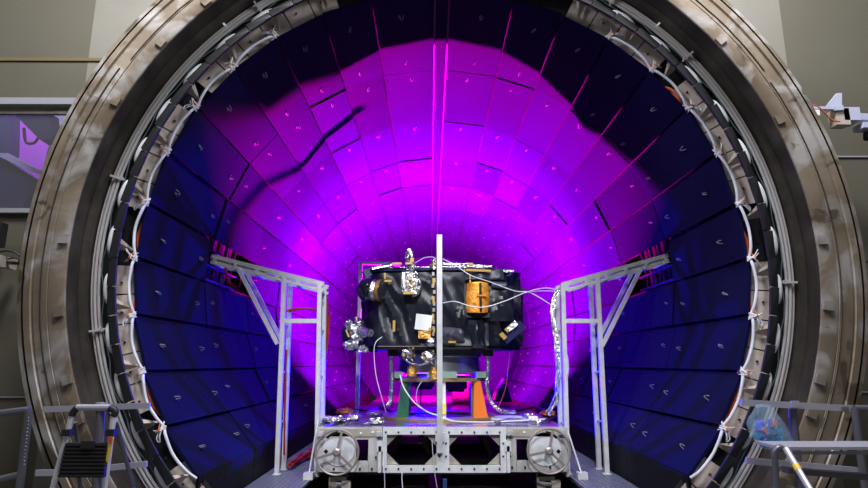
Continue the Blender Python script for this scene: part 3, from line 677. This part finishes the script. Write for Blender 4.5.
# ---- front pole, rear frame
p0, p1 = A(439.8, 235, PF - .06), A(439.8, 428, PF - .06)
fp = thing('front_pole', 'tall light grey pole standing at the front edge of the platform', 'pole', (p1.x, PF - .06, DT))
MB().bx((p1.x - .035, PF - .09, PB + .3), (p1.x + .035, PF - .03, p0.z)).build('shaft', 'alu_dull', fp)
MB().box((p1.x, PF - .055, DT - .1), (.11, .05, .1)).build('clamp', 'alu_dull', fp)
a, b = A(360.8, 263, 10.28), A(392, 263.5, 10.28)
rf = thing('upright_stand', 'thin grey upright frame standing behind the spacecraft', 'frame', (a.x, 10.28, DT))
MB().bar((a.x, 10.28, DT), (a.x, 10.28, a.z), .065, .05).build('upright', 'alu_dull', rf)
MB().bar((a.x - .03, 10.28, a.z), (-.55, 10.28, a.z - .02), .05, .065).build('top_bar', 'alu_dull', rf)
MB().box((a.x, 10.28, DT + .01), (.16, .16, .02)).build('foot_plate', 'alu_dull', rf)

# ---- wrapped hanging rods each side of the stand
tag(MB().tube(smooth([A(391, 354, 8.6), A(391, 370, 8.6), A(391.5, 385, 8.6), A(390.5, 400, 8.6), A(387, 406, 8.6)], 8), [.03 + .008 * (i % 2) for i in range(33)], 8).build('wrapped_hose', 'silver_foil'), 'silver wrapped hose hanging left of the green leg', 'hose', 'silver wrapped hoses under the spacecraft')
tag(MB().tube(smooth([A(488, 355, 8.6), A(488, 372, 8.6), A(487, 385, 8.6), A(491, 401, 8.6), A(500, 410, 8.6), A(515, 412, 8.7)], 8), [.026 + .008 * (i % 2) for i in range(41)], 8).build('wrapped_hose', 'silver_foil'), 'silver wrapped hose curving down right of the orange leg', 'hose', 'silver wrapped hoses under the spacecraft')

# ---- wires
def wire(name, pts, r, m, lab, group='loose wires around the spacecraft'):
    return tag(MB().tube(smooth(pts, 8), r * .72, 5).build(name, m), lab, 'wire', group)
wire('wire', [A(443, 259, 7.9), A(455, 265, 7.9), A(470, 275, 7.85), A(490, 282, 7.85), A(515, 291, 7.9), A(531, 293, 7.9), A(556, 308, 7.9)], .009, 'white_cable', 'white wire crossing from the pole top to the right frame')
wire('wire', [A(443, 303, 7.85), A(455, 301.5, 7.8), A(470, 306, 7.75), A(485, 307, 7.75), A(505, 301, 7.8), A(527, 292, 7.85), A(545, 288, 7.9), A(557, 290, 7.9)], .009, 'white_cable', 'white wire sweeping under the amber unit to the right frame')
wire('wire', [A(526, 292, 7.85), A(540, 291, 7.9), A(550, 291, 7.9), A(558, 292, 7.9)], .006, 'white_cable', 'short white wire beside the upper right corner of the spacecraft')
wire('wire', [A(415, 263, 8.05), A(424, 258, 8.0), A(432, 257, 8.0), A(436, 259, 8.0)], .008, 'white_cable', 'thin wire bowed between antenna mast and pole')
wire('wire', [A(382, 337, 8.05), A(376, 342, 8.0), A(374, 352, 8.0), A(376, 375, 8.0), A(381, 395, 8.0), A(386, 412, 8.2)], .007, 'white_cable', 'pale wire dangling below the left corner of the spacecraft')
wire('wire', [A(400, 375, 8.3), A(404, 388, 8.2), A(415, 403, 8.1), A(428, 412, 8.1), A(440, 416, 8.1), A(454, 421, 8.1), A(480, 422, 8.2), A(510, 421, 8.3), A(545, 419, 8.3)], .012, 'white_cable', 'white cable drooping from the adapter across the deck')
wire('wire', [A(422, 381, 8.4), A(417, 390, 8.35), A(417, 402, 8.4), A(424, 410, 8.5)], .008, 'grey_wire', 'grey wire looping down inside the stand')
wire('wire', [A(510, 350, 8.6), A(508, 370, 8.6), A(505, 390, 8.6), A(498, 408, 8.6)], .009, 'red_cable', 'dark red wire hanging from the right underside')
wire('wire', [A(402, 472, 7.5), A(402, 480, 7.5), A(403, 492, 7.5)], .007, 'white_cable', 'white wire hanging below the platform at left', 'wires hanging under the platform')
wire('wire', [A(384, 428, 7.52), A(385, 450, 7.5), A(384.5, 475, 7.5), A(385, 492, 7.5)], .007, 'grey_wire', 'long wire hanging down the platform front beside the left opening', 'wires hanging under the platform')
wire('wire', [A(432, 440, 7.55), A(433, 455, 7.5), A(435, 475, 7.5), A(438, 492, 7.5)], .005, 'grey_wire', 'thin wire hanging inside the left platform opening', 'wires hanging under the platform')
# foil scraps and small items on the deck
for i, (u, v, w, m_, lab) in enumerate(((334, 419, .16, 'silver_foil', 'crumpled silver foil at the front left of the deck'), (345, 411, .14, 'gold_foil', 'crumpled gold foil at the left of the deck'), (352, 417, .12, 'silver_foil', 'silver foil lump behind the left handwheel'),
        (375, 413, .13, 'silver_foil', 'silver foil lump near the foot of the rear frame'), (377, 420.5, .1, 'silver_foil', 'small foil scrap in front of the base ring on the left'), (530, 416, .12, 'silver_foil', 'silver foil scrap beside the white card'), (548, 413, .12, 'gold_foil', 'gold foil scrap at the right end of the deck'))):
    Y = (DT - H) / ((363.5 - v) / 575) ; c = A(u, v, Y)
    tag(MB().ball((c.x, Y, DT + .045), (w, w * .9, .045), 16, 10, .6, 3, i).build('foil_scrap', m_), lab, 'foil', 'foil scraps on the deck')
c = A(533, 418, 8.35)
o = thing('white_card', 'small white instrument box with dark marks at the right of the deck', 'box', (c.x, 8.35, DT)); MB().bx((c.x - .06, 8.33, DT), (c.x + .06, 8.40, DT + .08)).build('case', 'white_paint', o); MB().bx((c.x - .035, 8.325, DT + .025), (c.x - .005, 8.33, DT + .055)).bx((c.x + .01, 8.325, DT + .025), (c.x + .035, 8.33, DT + .055)).build('dark_mark', 'alu_dull', o)
c = A(508, 415, 8.9); tag(MB().lathe((c.x, 8.9, DT), (0, 0, 1), [(0, .0), (.3, .0), (.3, .02), (0, .02)], 32).build('round_tray', 'white_pad'), 'flat pale round tray on the deck right of the stand', 'tray')
for i, (pts, lab) in enumerate((([(326, 424), (345, 418), (365, 421), (384, 419)], 'cable along the front left of the deck'), ([(345, 406), (365, 409), (380, 406), (392, 410)], 'dark cable behind the left end of the base ring'), ([(495, 420), (515, 417), (540, 420), (556, 415)], 'cable along the right end of the deck'), ([(495, 408), (515, 409), (535, 406), (548, 410)], 'dark cable at the back right of the deck'))):
    tag(MB().tube(smooth([Vector((A(u, v, 9).x / 9 * ((DT - H) / ((363.5 - v) / 575)), (DT - H) / ((363.5 - v) / 575), DT + .02)) for u, v in pts], 8), .018, 6).build('deck_cable', ('silver_foil', 'black_metal')[i % 2]), 'silver ' * (1 - i % 2) + lab, 'cable', 'cables lying on the deck')

# ---- floodlights behind the stand
def flood(u, v, Y, w, lab):
    c = A(u, v, Y); t = thing('floodlight', lab, 'floodlight', (c.x, Y, DT - .05), 'ultraviolet floodlights behind the stand')
    zf_ = DT - .05
    MB().box(c, (w, .22, w * .62)).bx((c.x - w * .4, Y + .05, c.z - w * .45), (c.x + w * .4, Y + .14, c.z + w * .2)).build('housing', 'black_metal', t)
    y = MB(); s_ = w * .62
    y.bar((c.x - s_, Y, zf_ + .02), (c.x - s_, Y, c.z + .22), .025).bar((c.x + s_, Y, zf_ + .02), (c.x + s_, Y, c.z + .22), .025).bar((c.x - s_, Y, c.z + .22), (c.x + s_, Y, c.z + .22), .025).bx((c.x - s_, Y - .1, zf_), (c.x + s_, Y + .1, zf_ + .02)); y.build('yoke', 'black_metal', t)
    MB().bx((c.x - w * .42, Y - .08, c.z + w * .31), (c.x + w * .42, Y + .08, c.z + w * .31 + .008)).build('lens', 'lens_uv', t)
    return Vector((c.x, Y, c.z + w * .31 + .05))
F1 = flood(424, 380, 12.0, .42, 'black floodlight with yoke seen between the green leg and the pole')
F2 = flood(412, 380, 12.6, .30, 'black floodlight half hidden behind the green leg')
F3 = flood(456, 382, 12.3, .45, 'wide black floodlight seen left of the orange leg')
F4 = flood(462, 384, 15.3, .34, 'farthest small black floodlight at the back end of the rear deck')
tag(MB().bx((A(450, 0, 13).x, 13, DT - .05), (A(472, 0, 13).x, 13.3, DT + .28)).build('equipment_case', 'black_metal'), 'low black equipment case behind the orange leg', 'case')
tag(MB().prism([A(494, 402, 12.5), A(497, 392, 12.5), A(505, 379, 12.5), A(509, 390, 12.5), A(512, 402, 12.5)], (0, .5, 0)).build('draped_cover', 'blue_deck'), 'dark draped cover standing at the back right of the deck', 'cover')

# ================================================================ THE HALL
# front wall with a round opening around the vessel, side walls flush, their shade put into a darker paint
WY = 6.25; xL, xR = A(83, 100, WY).x, A(792, 100, WY).x; z0w, z1w = -2.2, 9.5
def struct(o): o['kind'] = 'structure'; return o
w = MB(); N = 96; ring = []; outer = []
for i in range(N):
    q = 2 * pi * i / N; dx, dz = cos(q), sin(q); ring.append(Vector((CX + 3.80 * dx, WY, CZ + 3.80 * dz)))
    t = min([abs(t) for t in (((xR - CX) / dx) if dx > 1e-9 else 1e9, ((xL - CX) / dx) if dx < -1e-9 else 1e9, ((z1w - CZ) / dz) if dz > 1e-9 else 1e9, ((z0w - CZ) / dz) if dz < -1e-9 else 1e9)])
    outer.append(Vector((CX + t * dx, WY, CZ + t * dz)))
w.add(ring + outer, [(i, (i + 1) % N, N + (i + 1) % N, N + i) for i in range(N)])
struct(w.build('wall_front', 'wall_paint', loc=(0, 0, 0)))
# window opening in the left wall
wx1 = -3.70; wz0, wz1 = A(30, 209.5, WY).z, A(30, 105, WY).z
BK = 1.2
def fold(x, side):            # y of the side walls, flush with the front
    return WY + 0 * x
wl = MB(); xe = -9.0; xs_ = [xe, xL]
def quad(m, x0, x1, za, zb_, side): m.add([(x0, fold(x0, side), za), (x1, fold(x1, side), za), (x1, fold(x1, side), zb_), (x0, fold(x0, side), zb_)], [(0, 1, 2, 3)])
wxa = -6.2
quad(wl, xe, wxa, z0w, z1w, -1); quad(wl, wxa, xL, z0w, wz0, -1); quad(wl, wxa, xL, wz1, z1w, -1)
struct(wl.build('wall_left', 'wall_side_shade', loc=(0, 0, 0)))
wr = MB(); quad(wr, xR, 9.0, z0w, z1w, 1); struct(wr.build('wall_right', 'wall_side_shade', loc=(0, 0, 0)))
# wall fill behind the flange edge next to the window
struct(MB().bx((xL, WY - .0, wz0), (xL + .02, WY + .02, wz1)).build('trim_3', 'trim_grey'))
zl = A(40, 60, WY).z
struct(MB().bar((xe, fold(xe, -1) - .01, zl), (xL, WY - .01, zl), .02, .035, (0, 0, 1)).bar((xL, WY - .01, zl), (xL + .8, WY - .01, zl), .02, .035, (0, 0, 1)).build('trim_1', 'trim_brown'))
struct(MB().bx((xL - 2, WY - .02, A(30, 397, WY).z - .006), (xL + 1, WY - .005, A(30, 397, WY).z + .006)).bx((xR - 1, WY - .02, A(830, 157, WY).z - .008), (xR + 2, WY + .0, A(830, 157, WY).z + .008)).bx((xR - .5, WY - .02, A(860, 392, WY).z - .006), (xR + 2, WY, A(860, 392, WY).z + .006)).build('trim_2', 'trim_grey'))
wn = MB(); 
for za, zb_, d in ((wz1 - .02, wz1 + .06, .10), (wz0 - .05, wz0, .08)): wn.bar((wxa, fold(wxa, -1) - .02, (za + zb_) / 2), (xL + .02, WY - .02, (za + zb_) / 2), d, zb_ - za, (0, 0, 1))
wo = struct(wn.build('window_1', 'trim_grey'))
MB().bar((wxa, fold(wxa, -1) + .04, wz1 - .06), (xL, WY + .04, wz1 - .06), .05, .08, (0, 0, 1)).build('blind_box', 'face_tan', wo)
g = MB(); g.add([(wxa, fold(wxa, -1) + .03, wz0), (xL, WY + .03, wz0), (xL, WY + .03, wz1 - .1), (wxa, fold(wxa, -1) + .03, wz1 - .1)], [(0, 1, 2, 3)]); g.build('pane', 'glass', wo)
# what shows in the window: lit purple room beyond with slanted dark panels
bw = tag(MB().bx((-9.5, 9.0, 1.0), (-3.7, 9.06, 8.5)).build('purple_screen', 'purple_wall'), 'purple lit surface seen through the left window', 'screen')
def slab(uv, Y, d, m, nm, lab, cat): 
    return tag(MB().prism([A(u, v, Y) for u, v in uv], (0, d, 0)).build(nm, m), lab, cat)
slab([(-30, 112), (11, 112), (10, 154), (-30, 150)], 8.2, .2, 'blue_slab', 'dark_cabinet', 'dark cabinet at the left end of the window view', 'cabinet')
slab([(-30, 158), (2, 157), (38, 180), (20, 212), (-30, 215)], 8.0, .2, 'blue_slab', 'slanted_panel', 'large dark slanted panel low in the window view', 'panel')
slab([(0, 153), (8, 153), (41, 171), (40, 175), (0, 157)], 7.95, .04, 'white_slab', 'white_ledge', 'narrow white ledge crossing the window view', 'ledge')
slab([(47, 112), (75, 112), (70, 150), (42, 172), (50, 140)], 7.9, .1, 'white_slab', 'bright_post', 'bright bluish post at the right of the window view', 'post')
cmv = thing('hanging_camera', 'dark camera hanging in the window view', 'camera', A(28, 125, 7.6))
MB().prism([A(13, 113, 7.6), A(50, 113, 7.6), A(52, 138, 7.6), A(40, 140, 7.6), A(22, 122, 7.6)], (0, .2, 0)).build('housing', 'blue_slab', cmv)
MB().tube(smooth([A(24, 128, 7.55), A(26, 142, 7.55), A(34, 143, 7.55), A(38, 138, 7.55)], 6), .02, 6).build('cable', 'rubber', cmv)

struct(MB().bx((-9, -3, -.06), (9, 5.0, 0)).bx((-9, 5.0, -.06), (-4.2, 8, 0)).bx((4.45, 5.0, -.06), (9, 8, 0)).build('floor', 'floor_paint'))
struct(MB().bx((-4.4, 5.0, -2.3), (4.6, 6.2, -2.2)).build('floor_pit', 'floor_paint'))
struct(MB().bx((-9, -3, 8.2), (9, 7.5, 8.3)).build('ceiling', 'wall_paint'))
struct(MB().bx((-9, -3.1, 0), (9, -3, 8.2)).build('wall_back', 'wall_paint'))
struct(MB().bx((-9.1, -3, 0), (-9, 7.5, 8.2)).build('wall_far_left', 'wall_paint')); struct(MB().bx((9, -3, 0), (9.1, 7.5, 8.2)).build('wall_far_right', 'wall_paint'))

# ---- wall fittings
cb_ = thing('bracket_camera', 'lavender wall camera on an arm with red lead at the upper right', 'camera', A(850, 125, 5.6))
MB().bar(A(812, 108, 5.5), A(833, 108.5, 5.5), .03, .03).bar(A(833, 109, 5.5), A(842, 108.5, 5.5), .05, .05).build('arm', 'lavender', cb_)
MB().prism([A(826, 107, 5.5), A(837, 93, 5.5), A(842, 93, 5.5), A(842, 108, 5.5)], (0, .03, 0)).build('gusset', 'lavender', cb_)
MB().bx(A(835, 108, 5.5), A(843, 129, 5.62)).build('back_box', 'cream_metal', cb_)
MB().bx(A(843, 107, 5.5), A(849, 127, 5.68)).bar(A(848, 117, 5.6), A(880, 119, 5.6), .07, .07).build('mount_arm', 'lavender', cb_)
MB().bx(A(863, 122, 5.5), A(880, 133, 5.65)).build('camera_body', 'lavender', cb_); MB().cyl(A(869, 133, 5.58), A(869, 139, 5.58), .05, 16).build('camera_lens', 'black_gap', cb_)
MB().tube(smooth([A(808, 106, 5.45), A(817, 106, 5.45), A(826, 114, 5.45), A(832, 120, 5.45), A(840, 121.5, 5.45)], 6), .008, 6).build('red_lead', 'orange_cable', cb_)
MB().box(A(816.5, 113, 5.47), (.05, .03, .06)).build('small_plug', 'white_paint', cb_)
jb = thing('junction_box', 'small dented junction box on the left wall beside the flange', 'box', A(5, 268, 5.9))
MB().bx(A(1, 255, 5.85), A(10, 270, 6.1)).build('case', 'cream_metal', jb)
MB().bar(A(0, 262, 5.95), A(24, 264, 5.95), .03, .03).build('support_arm', 'steel_dark', jb)
MB().tube(smooth([A(-5, 254, 5.9), A(4, 251, 5.9), A(14, 252, 5.9), A(20, 256, 5.9)], 6), .01, 6).tube(smooth([A(8, 259, 5.9), A(15, 258, 5.9), A(20, 260, 5.9)], 6), .008, 6).build('black_lead', 'rubber', jb)
mo = thing('wall_monitor', 'black monitor edge above the junction box at the left border', 'monitor', A(-2, 250, 6.0))
MB().bx(A(-30, 222, 5.95), A(5, 248, 6.05)).build('casing', 'rubber', mo)
hk = thing('wall_hook', 'small black lead on the right wall beside the flange', 'cable', A(865, 262, 5.9)); MB().tube(smooth([A(860, 258, 5.7), A(866, 262, 5.8), A(872, 258, 5.9)], 6), .01, 6).build('lead', 'rubber', hk)
hk.name = 'wall_lead'
bn = thing('wooden_cabinet', 'yellowish wooden cabinet low against the left wall', 'cabinet', A(15, 488, 6.0))
MB().bx((A(-40, 0, 5.9).x, 5.85, 0), (A(27, 0, 5.9).x, 6.15, A(0, 463, 5.9).z)).build('carcass', 'wood', bn)
MB().bx((A(-40, 0, 5.9).x, 5.83, A(0, 482, 5.9).z - .2), (A(22, 0, 5.9).x, 5.85, A(0, 482, 5.9).z)).build('drawer', 'wood', bn)

# ---- ladder and railings, left
LY = 4.55
ld = thing('step_ladder', 'folding step ladder with black ridged treads at the lower left', 'ladder', (A(90, 470, LY).x, LY, 0))
def lp_(u, v, Y=LY): return A(u, v, Y)
tl, trr = lp_(72, 416), lp_(113.5, 416)
bl_, br_ = lp_(52, 492), lp_(104, 492)
def ext(a, b, z): k = (a.z - z) / (a.z - b.z); return a + (b - a) * k
for a, b, c_ in ((tl, bl_, 0), (trr, br_, 1)):
    e = ext(a, b, .02); s = MB().tube([a, e], .022, 10).build('stile', 'aluminium', ld)
    MB().cyl(e - Vector((0, 0, .02)), e + Vector((0, 0, .03)), .03, 12).build('rubber_foot', 'rubber', s)
    MB().box(a.lerp(b, .22), (.06, .06, .05)).build('hinge', 'rubber', s)
    top = smooth([a, a + Vector((.01, 0, .035)), a + Vector((.035 if not c_ else -.035, 0, .06))], 5)
    MB().tube(top, .026, 10).build('corner_sleeve', 'rubber', s)
MB().tube([tl + Vector((.03, 0, .062)), trr + Vector((-.03, 0, .062))], .024, 10).build('top_handle', 'bar_light', ld)
a0, a1, a2, a3 = lp_(66, 443, LY - .03), lp_(107, 443, LY - .03), lp_(104, 477.5, LY - .06), lp_(58, 477.5, LY - .06)
td = MB().prism([a0, a1, a2, a3], (0, .03, 0)).build('tread', 'rubber', ld)
rg = MB()
for i in range(9): t = (i + .5) / 9; rg.bar(a0.lerp(a3, t), a1.lerp(a2, t), .012, .02)
rg.build('ridges', 'rubber', td)
MB().box(lp_(88, 444.5, LY - .05), (.10, .02, .05)).build('tread_lock', 'rubber', td)
MB().box(lp_(109.5, 450, LY - .03), (.022, .01, .17), Matrix.Rotation(rad(7), 3, 'Y')).build('yellow_label', 'label_yellow', ld)
MB().box(lp_(110.6, 440, LY - .034), (.024, .01, .04)).build('red_label', 'label_red', ld)
for t_ in (.55, 1.0):
    q0, q1 = ext(tl, bl_, .25 + .25 * t_), ext(trr, br_, .25 + .25 * t_); MB().bx(q0 + Vector((0, 0, -.015)), q1 + Vector((0, .18, .015))).build('lower_tread', 'rubber', ld)
for s_ in (0, 1):
    a = (tl, trr)[s_] + Vector((0, .05, -.05)); MB().tube([a, Vector((a.x + (-.1, .1)[s_], LY + .55, .02))], .016, 8).build('rear_strut', 'rail_grey', ld)
RY = 4.9
g1 = thing('guard_rail', 'pale flat-bar guard rail behind the step ladder', 'guard rail', (A(98, 470, RY).x, RY, 0))
MB().bar(A(43, 409.5, RY), A(150, 405.5, RY), .045, .02).build('top_bar', 'bar_light', g1)
MB().bar(A(36, 473, RY), A(60, 472.5, RY), .045, .02).bar(A(60, 472.5, RY), A(147, 464, RY), .045, .02).build('lower_bar', 'bar_light', g1)
q0 = A(99, 406, RY); q1 = A(94, 490, RY); q1 = ext(q0, q1, 0.0)
MB().tube([q0 + Vector((0, .03, 0)), q1 + Vector((0, .03, 0))], .035, 12).build('post', 'rail_grey', g1); MB().cyl(q0 + Vector((0, .03, -.01)), q0 + Vector((0, .03, .025)), .04, 12).build('post_cap', 'bar_light', g1)
g2 = thing('guard_rail', 'dark tubular guard rail at the far lower left edge', 'guard rail', (A(22, 470, 4.7).x, 4.7, 0))
q0 = A(29, 410, 4.7); q1 = ext(q0, A(20.5, 480, 4.7), 0)
MB().tube([A(-40, 418, 4.7), q0 + Vector((-.03, 0, 0)), q0], .026, 10).build('top_rail', 'rail_grey', g2); MB().tube([q0, q1], .028, 10).build('post', 'rail_grey', g2); MB().tube([A(-40, 488, 4.7), A(22, 474, 4.7)], .024, 10).build('mid_rail', 'rail_grey', g2)
ck = MB()
for i in range(14): ck.tube([A(29.5 - i * .35, 416 + i * 3.6, 4.66) + Vector((.012 * cos(t * pi / 4), 0, .014 * sin(t * pi / 4))) for t in range(8)], .003, 4, closed=True)
ck.build('chain', 'rail_grey', g2)
# ---- right side railings, trestle and bag
g3 = thing('guard_rail', 'pale flat-bar guard rail holding the plastic bag', 'guard rail', (A(797, 470, RY).x, RY, 0))
MB().bar(A(741, 402.5, RY), A(852, 408.5, RY), .05, .02).build('top_bar', 'bar_light', g3)
MB().bar(A(746, 460.5, RY), A(862, 471, RY), .05, .02).build('lower_bar', 'bar_light', g3)
q0 = A(795, 405, RY); q1 = ext(q0, A(801, 466, RY), 0)
MB().tube([q0 + Vector((0, .04, .02)), q1 + Vector((0, .04, 0))], .033, 12).build('post', 'rail_grey', g3)
MB().box(A(795, 404, RY - .02), (.06, .02, .05)).build('clamp', 'bar_light', g3)
MB().box(A(845, 407.6, RY - .015), (.06, .004, .018)).build('dark_marks', 'wheel_metal', g3)
g4 = thing('guard_rail', 'dark tubular guard rail at the far lower right edge', 'guard rail', (A(860, 470, 4.8).x, 4.8, 0))
q0 = A(854.5, 408, 4.8); q1 = ext(q0, A(864, 480, 4.8), 0)
MB().tube([A(910, 408, 4.8), q0], .024, 10).build('top_rail', 'rail_grey', g4); MB().tube([q0, q1], .028, 10).build('post', 'rail_grey', g4)
TY = 4.3
tb = thing('step_trestle', 'grey tubular step trestle with flat top at the lower right corner', 'trestle', (A(820, 480, TY).x, TY + .2, 0))
a, b = A(781, 447, TY), A(900, 448.5, TY)
MB().bx((a.x, TY, a.z - .02), (b.x, TY + .32, a.z)).build('top_tread', 'bar_light', tb)
MB().bx((a.x + .08, TY - .005, a.z - .05), (b.x, TY + .0, a.z - .028)).build('front_lip', 'rail_grey', tb)
q = smooth([A(785, 450, TY), A(779, 447.5, TY), A(774.5, 452, TY), A(775, 462, TY)], 6); e = ext(q[-1], A(777, 490, TY), 0)
MB().tube(q + [e], .022, 10).build('front_leg', 'rail_grey', tb)
q0 = A(786, 449, TY - .03); e = ext(q0, A(808, 486, TY - .25), 0); lgd = MB().tube([q0, e], .022, 10).build('slanted_leg', 'bar_light', tb)
MB().tube([q0.lerp(A(808, 486, TY - .25), .45), q0.lerp(A(808, 486, TY - .25), .60)], .024, 10).build('yellow_tape', 'label_yellow', lgd)
MB().bar(A(785, 470, TY + .3), A(870, 477, TY + .3), .04, .1).build('lower_tread', 'rail_grey', tb)
MB().tube([A(900, 449, TY + .1), ext(A(900, 449, TY + .1), A(900, 490, TY + .1), 0)], .022, 8).build('front_leg', 'rail_grey', tb)
# bag
bg = thing('plastic_bag', 'clear plastic bag of small blue parts hanging on the right rail', 'bag', A(770, 445, RY - .1))
c = A(768.5, 429, RY - .09); vs = []; fs = []; nv, nu = 14, 20
for i in range(nv + 1):
    t = i / nv; z = .19 - .34 * t; wv = (.055 + .10 * min(1, t * 2.2)) * (1 if t < .85 else 1 - (t - .85) * 2.2); cx_ = .035 * t * t * 1.8 - .02
    for k in range(nu):
        a = 2 * pi * k / nu; j = 1 + .16 * noise.noise(Vector((cos(a) * 2, sin(a) * 2, t * 4)))
        vs.append(c + Vector((cx_ + wv * j * cos(a), .07 * j * sin(a) * min(1, .3 + t * 2), z)))
for i in range(nv):
    for k in range(nu): fs.append((i * nu + k, i * nu + (k + 1) % nu, (i + 1) * nu + (k + 1) % nu, (i + 1) * nu + k))
fs.append(tuple(range(nv * nu, (nv + 1) * nu)))
MB().add(vs, fs, True).build('film', 'bag_plastic', bg)
for nm, m_, pos in (('teal_pieces', 'teal_bit', [(random.uniform(-.09, .10), random.uniform(-.03, .03), random.uniform(-.12, .02)) for _ in range(26)]), ('violet_pieces', 'violet_bit', [(random.uniform(-.08, .06), random.uniform(-.04, .02), random.uniform(-.05, .06)) for _ in range(12)]), ('orange_pieces', 'orange_paint', [(.03, -.05, .05), (-.05, -.04, -.01)])):
    m = MB()
    for p in pos: m.box(c + Vector(p), (.05, .012, .028), Matrix.Rotation(random.uniform(0, 3), 3, 'Y'))
    q = m.build(nm, m_, bg); q['kind'] = 'stuff'

# ================================================================ LIGHT
def light(kind, loc, col, e, size=.1, target=None, angle=None, blend=.2, name='lamp', sy_=None):
    l = bpy.data.lights.new(name, kind); l.color = col; l.energy = e; o = bpy.data.objects.new(name, l); C.objects.link(o); o.location = loc
    if kind == 'AREA': l.size = size; 
    if kind == 'AREA' and sy_: l.shape = 'RECTANGLE'; l.size_y = sy_
    if kind in ('POINT', 'SPOT'): l.shadow_soft_size = size
    if kind == 'SPOT': l.spot_size = rad(angle); l.spot_blend = blend
    if target is not None: o.rotation_euler = (Vector(target) - Vector(loc)).to_track_quat('-Z', 'Y').to_euler()
    return o
UV = (1, .0, .53)
light('AREA', F1, UV, 23000, .16, F1 + Vector((0, .45, 1)), name='flood_or_fill_beam')
light('AREA', F3, (1, 0, .34), 12500, .16, F3 + Vector((0, .9, .22)), name='flood_or_fill_beam')
light('AREA', F4, (1, 0, .36), 8500, .16, F4 + Vector((0, 1, .3)), name='flood_or_fill_beam')
light('AREA', F1 + Vector((.05, -.1, 0)), (.0, .0, 1.0), 900, .16, F1 + Vector((.05, -1.0, 1)), name='flood_or_fill_beam')  # added blue fill, stands in for bluish bounce off the panels
# hall lighting: ceiling fixtures above and in front of the chamber, plus added fill lamps
for x in (-2.2, 2.4):
    light('AREA', (x, 3.4, 7.9), (.97, .97, 1), 560, 1.4, (x * .9, 6.0, 4.0), name='ceiling_fixture')
light('SPOT', (.1, -2.2, 7.3), (.90, .93, 1), 3500, .3, (.1, 7.8, 1.2), 30, .7, name='platform_fill_spot')  # spot added to brighten the platform front and the frames
for x in (-6.5, 6.7):
    light('AREA', (x, 1.0, 7.8), (.97, .97, 1), 100, 1.6, (x * .95, 6.2, 1.6), name='ceiling_fixture')
light('AREA', (-6.0, 7.2, 7.0), (.75, .65, 1), 90, 1.0, (-6.0, 9, 4), name='window_view_fill')  # unseen lamp, added to brighten what shows through the window
wd = bpy.data.worlds.new('World'); bpy.context.scene.world = wd; wd.use_nodes = True
wd.node_tree.nodes['Background'].inputs[0].default_value = (.5, .55, .7, 1); wd.node_tree.nodes['Background'].inputs[1].default_value = .02

cam = bpy.data.cameras.new('camera'); co = bpy.data.objects.new('camera', cam); C.objects.link(co)
co.location = (0, 0, H); co.rotation_euler = (pi / 2 + PT, 0, -YW); cam.sensor_width = 36; cam.lens = F / 868 * 36; cam.clip_end = 200
bpy.context.scene.camera = co
vs_ = bpy.context.scene.view_settings; vs_.view_transform = 'Standard'; vs_.look = 'None'; vs_.exposure = 0; vs_.gamma = 1
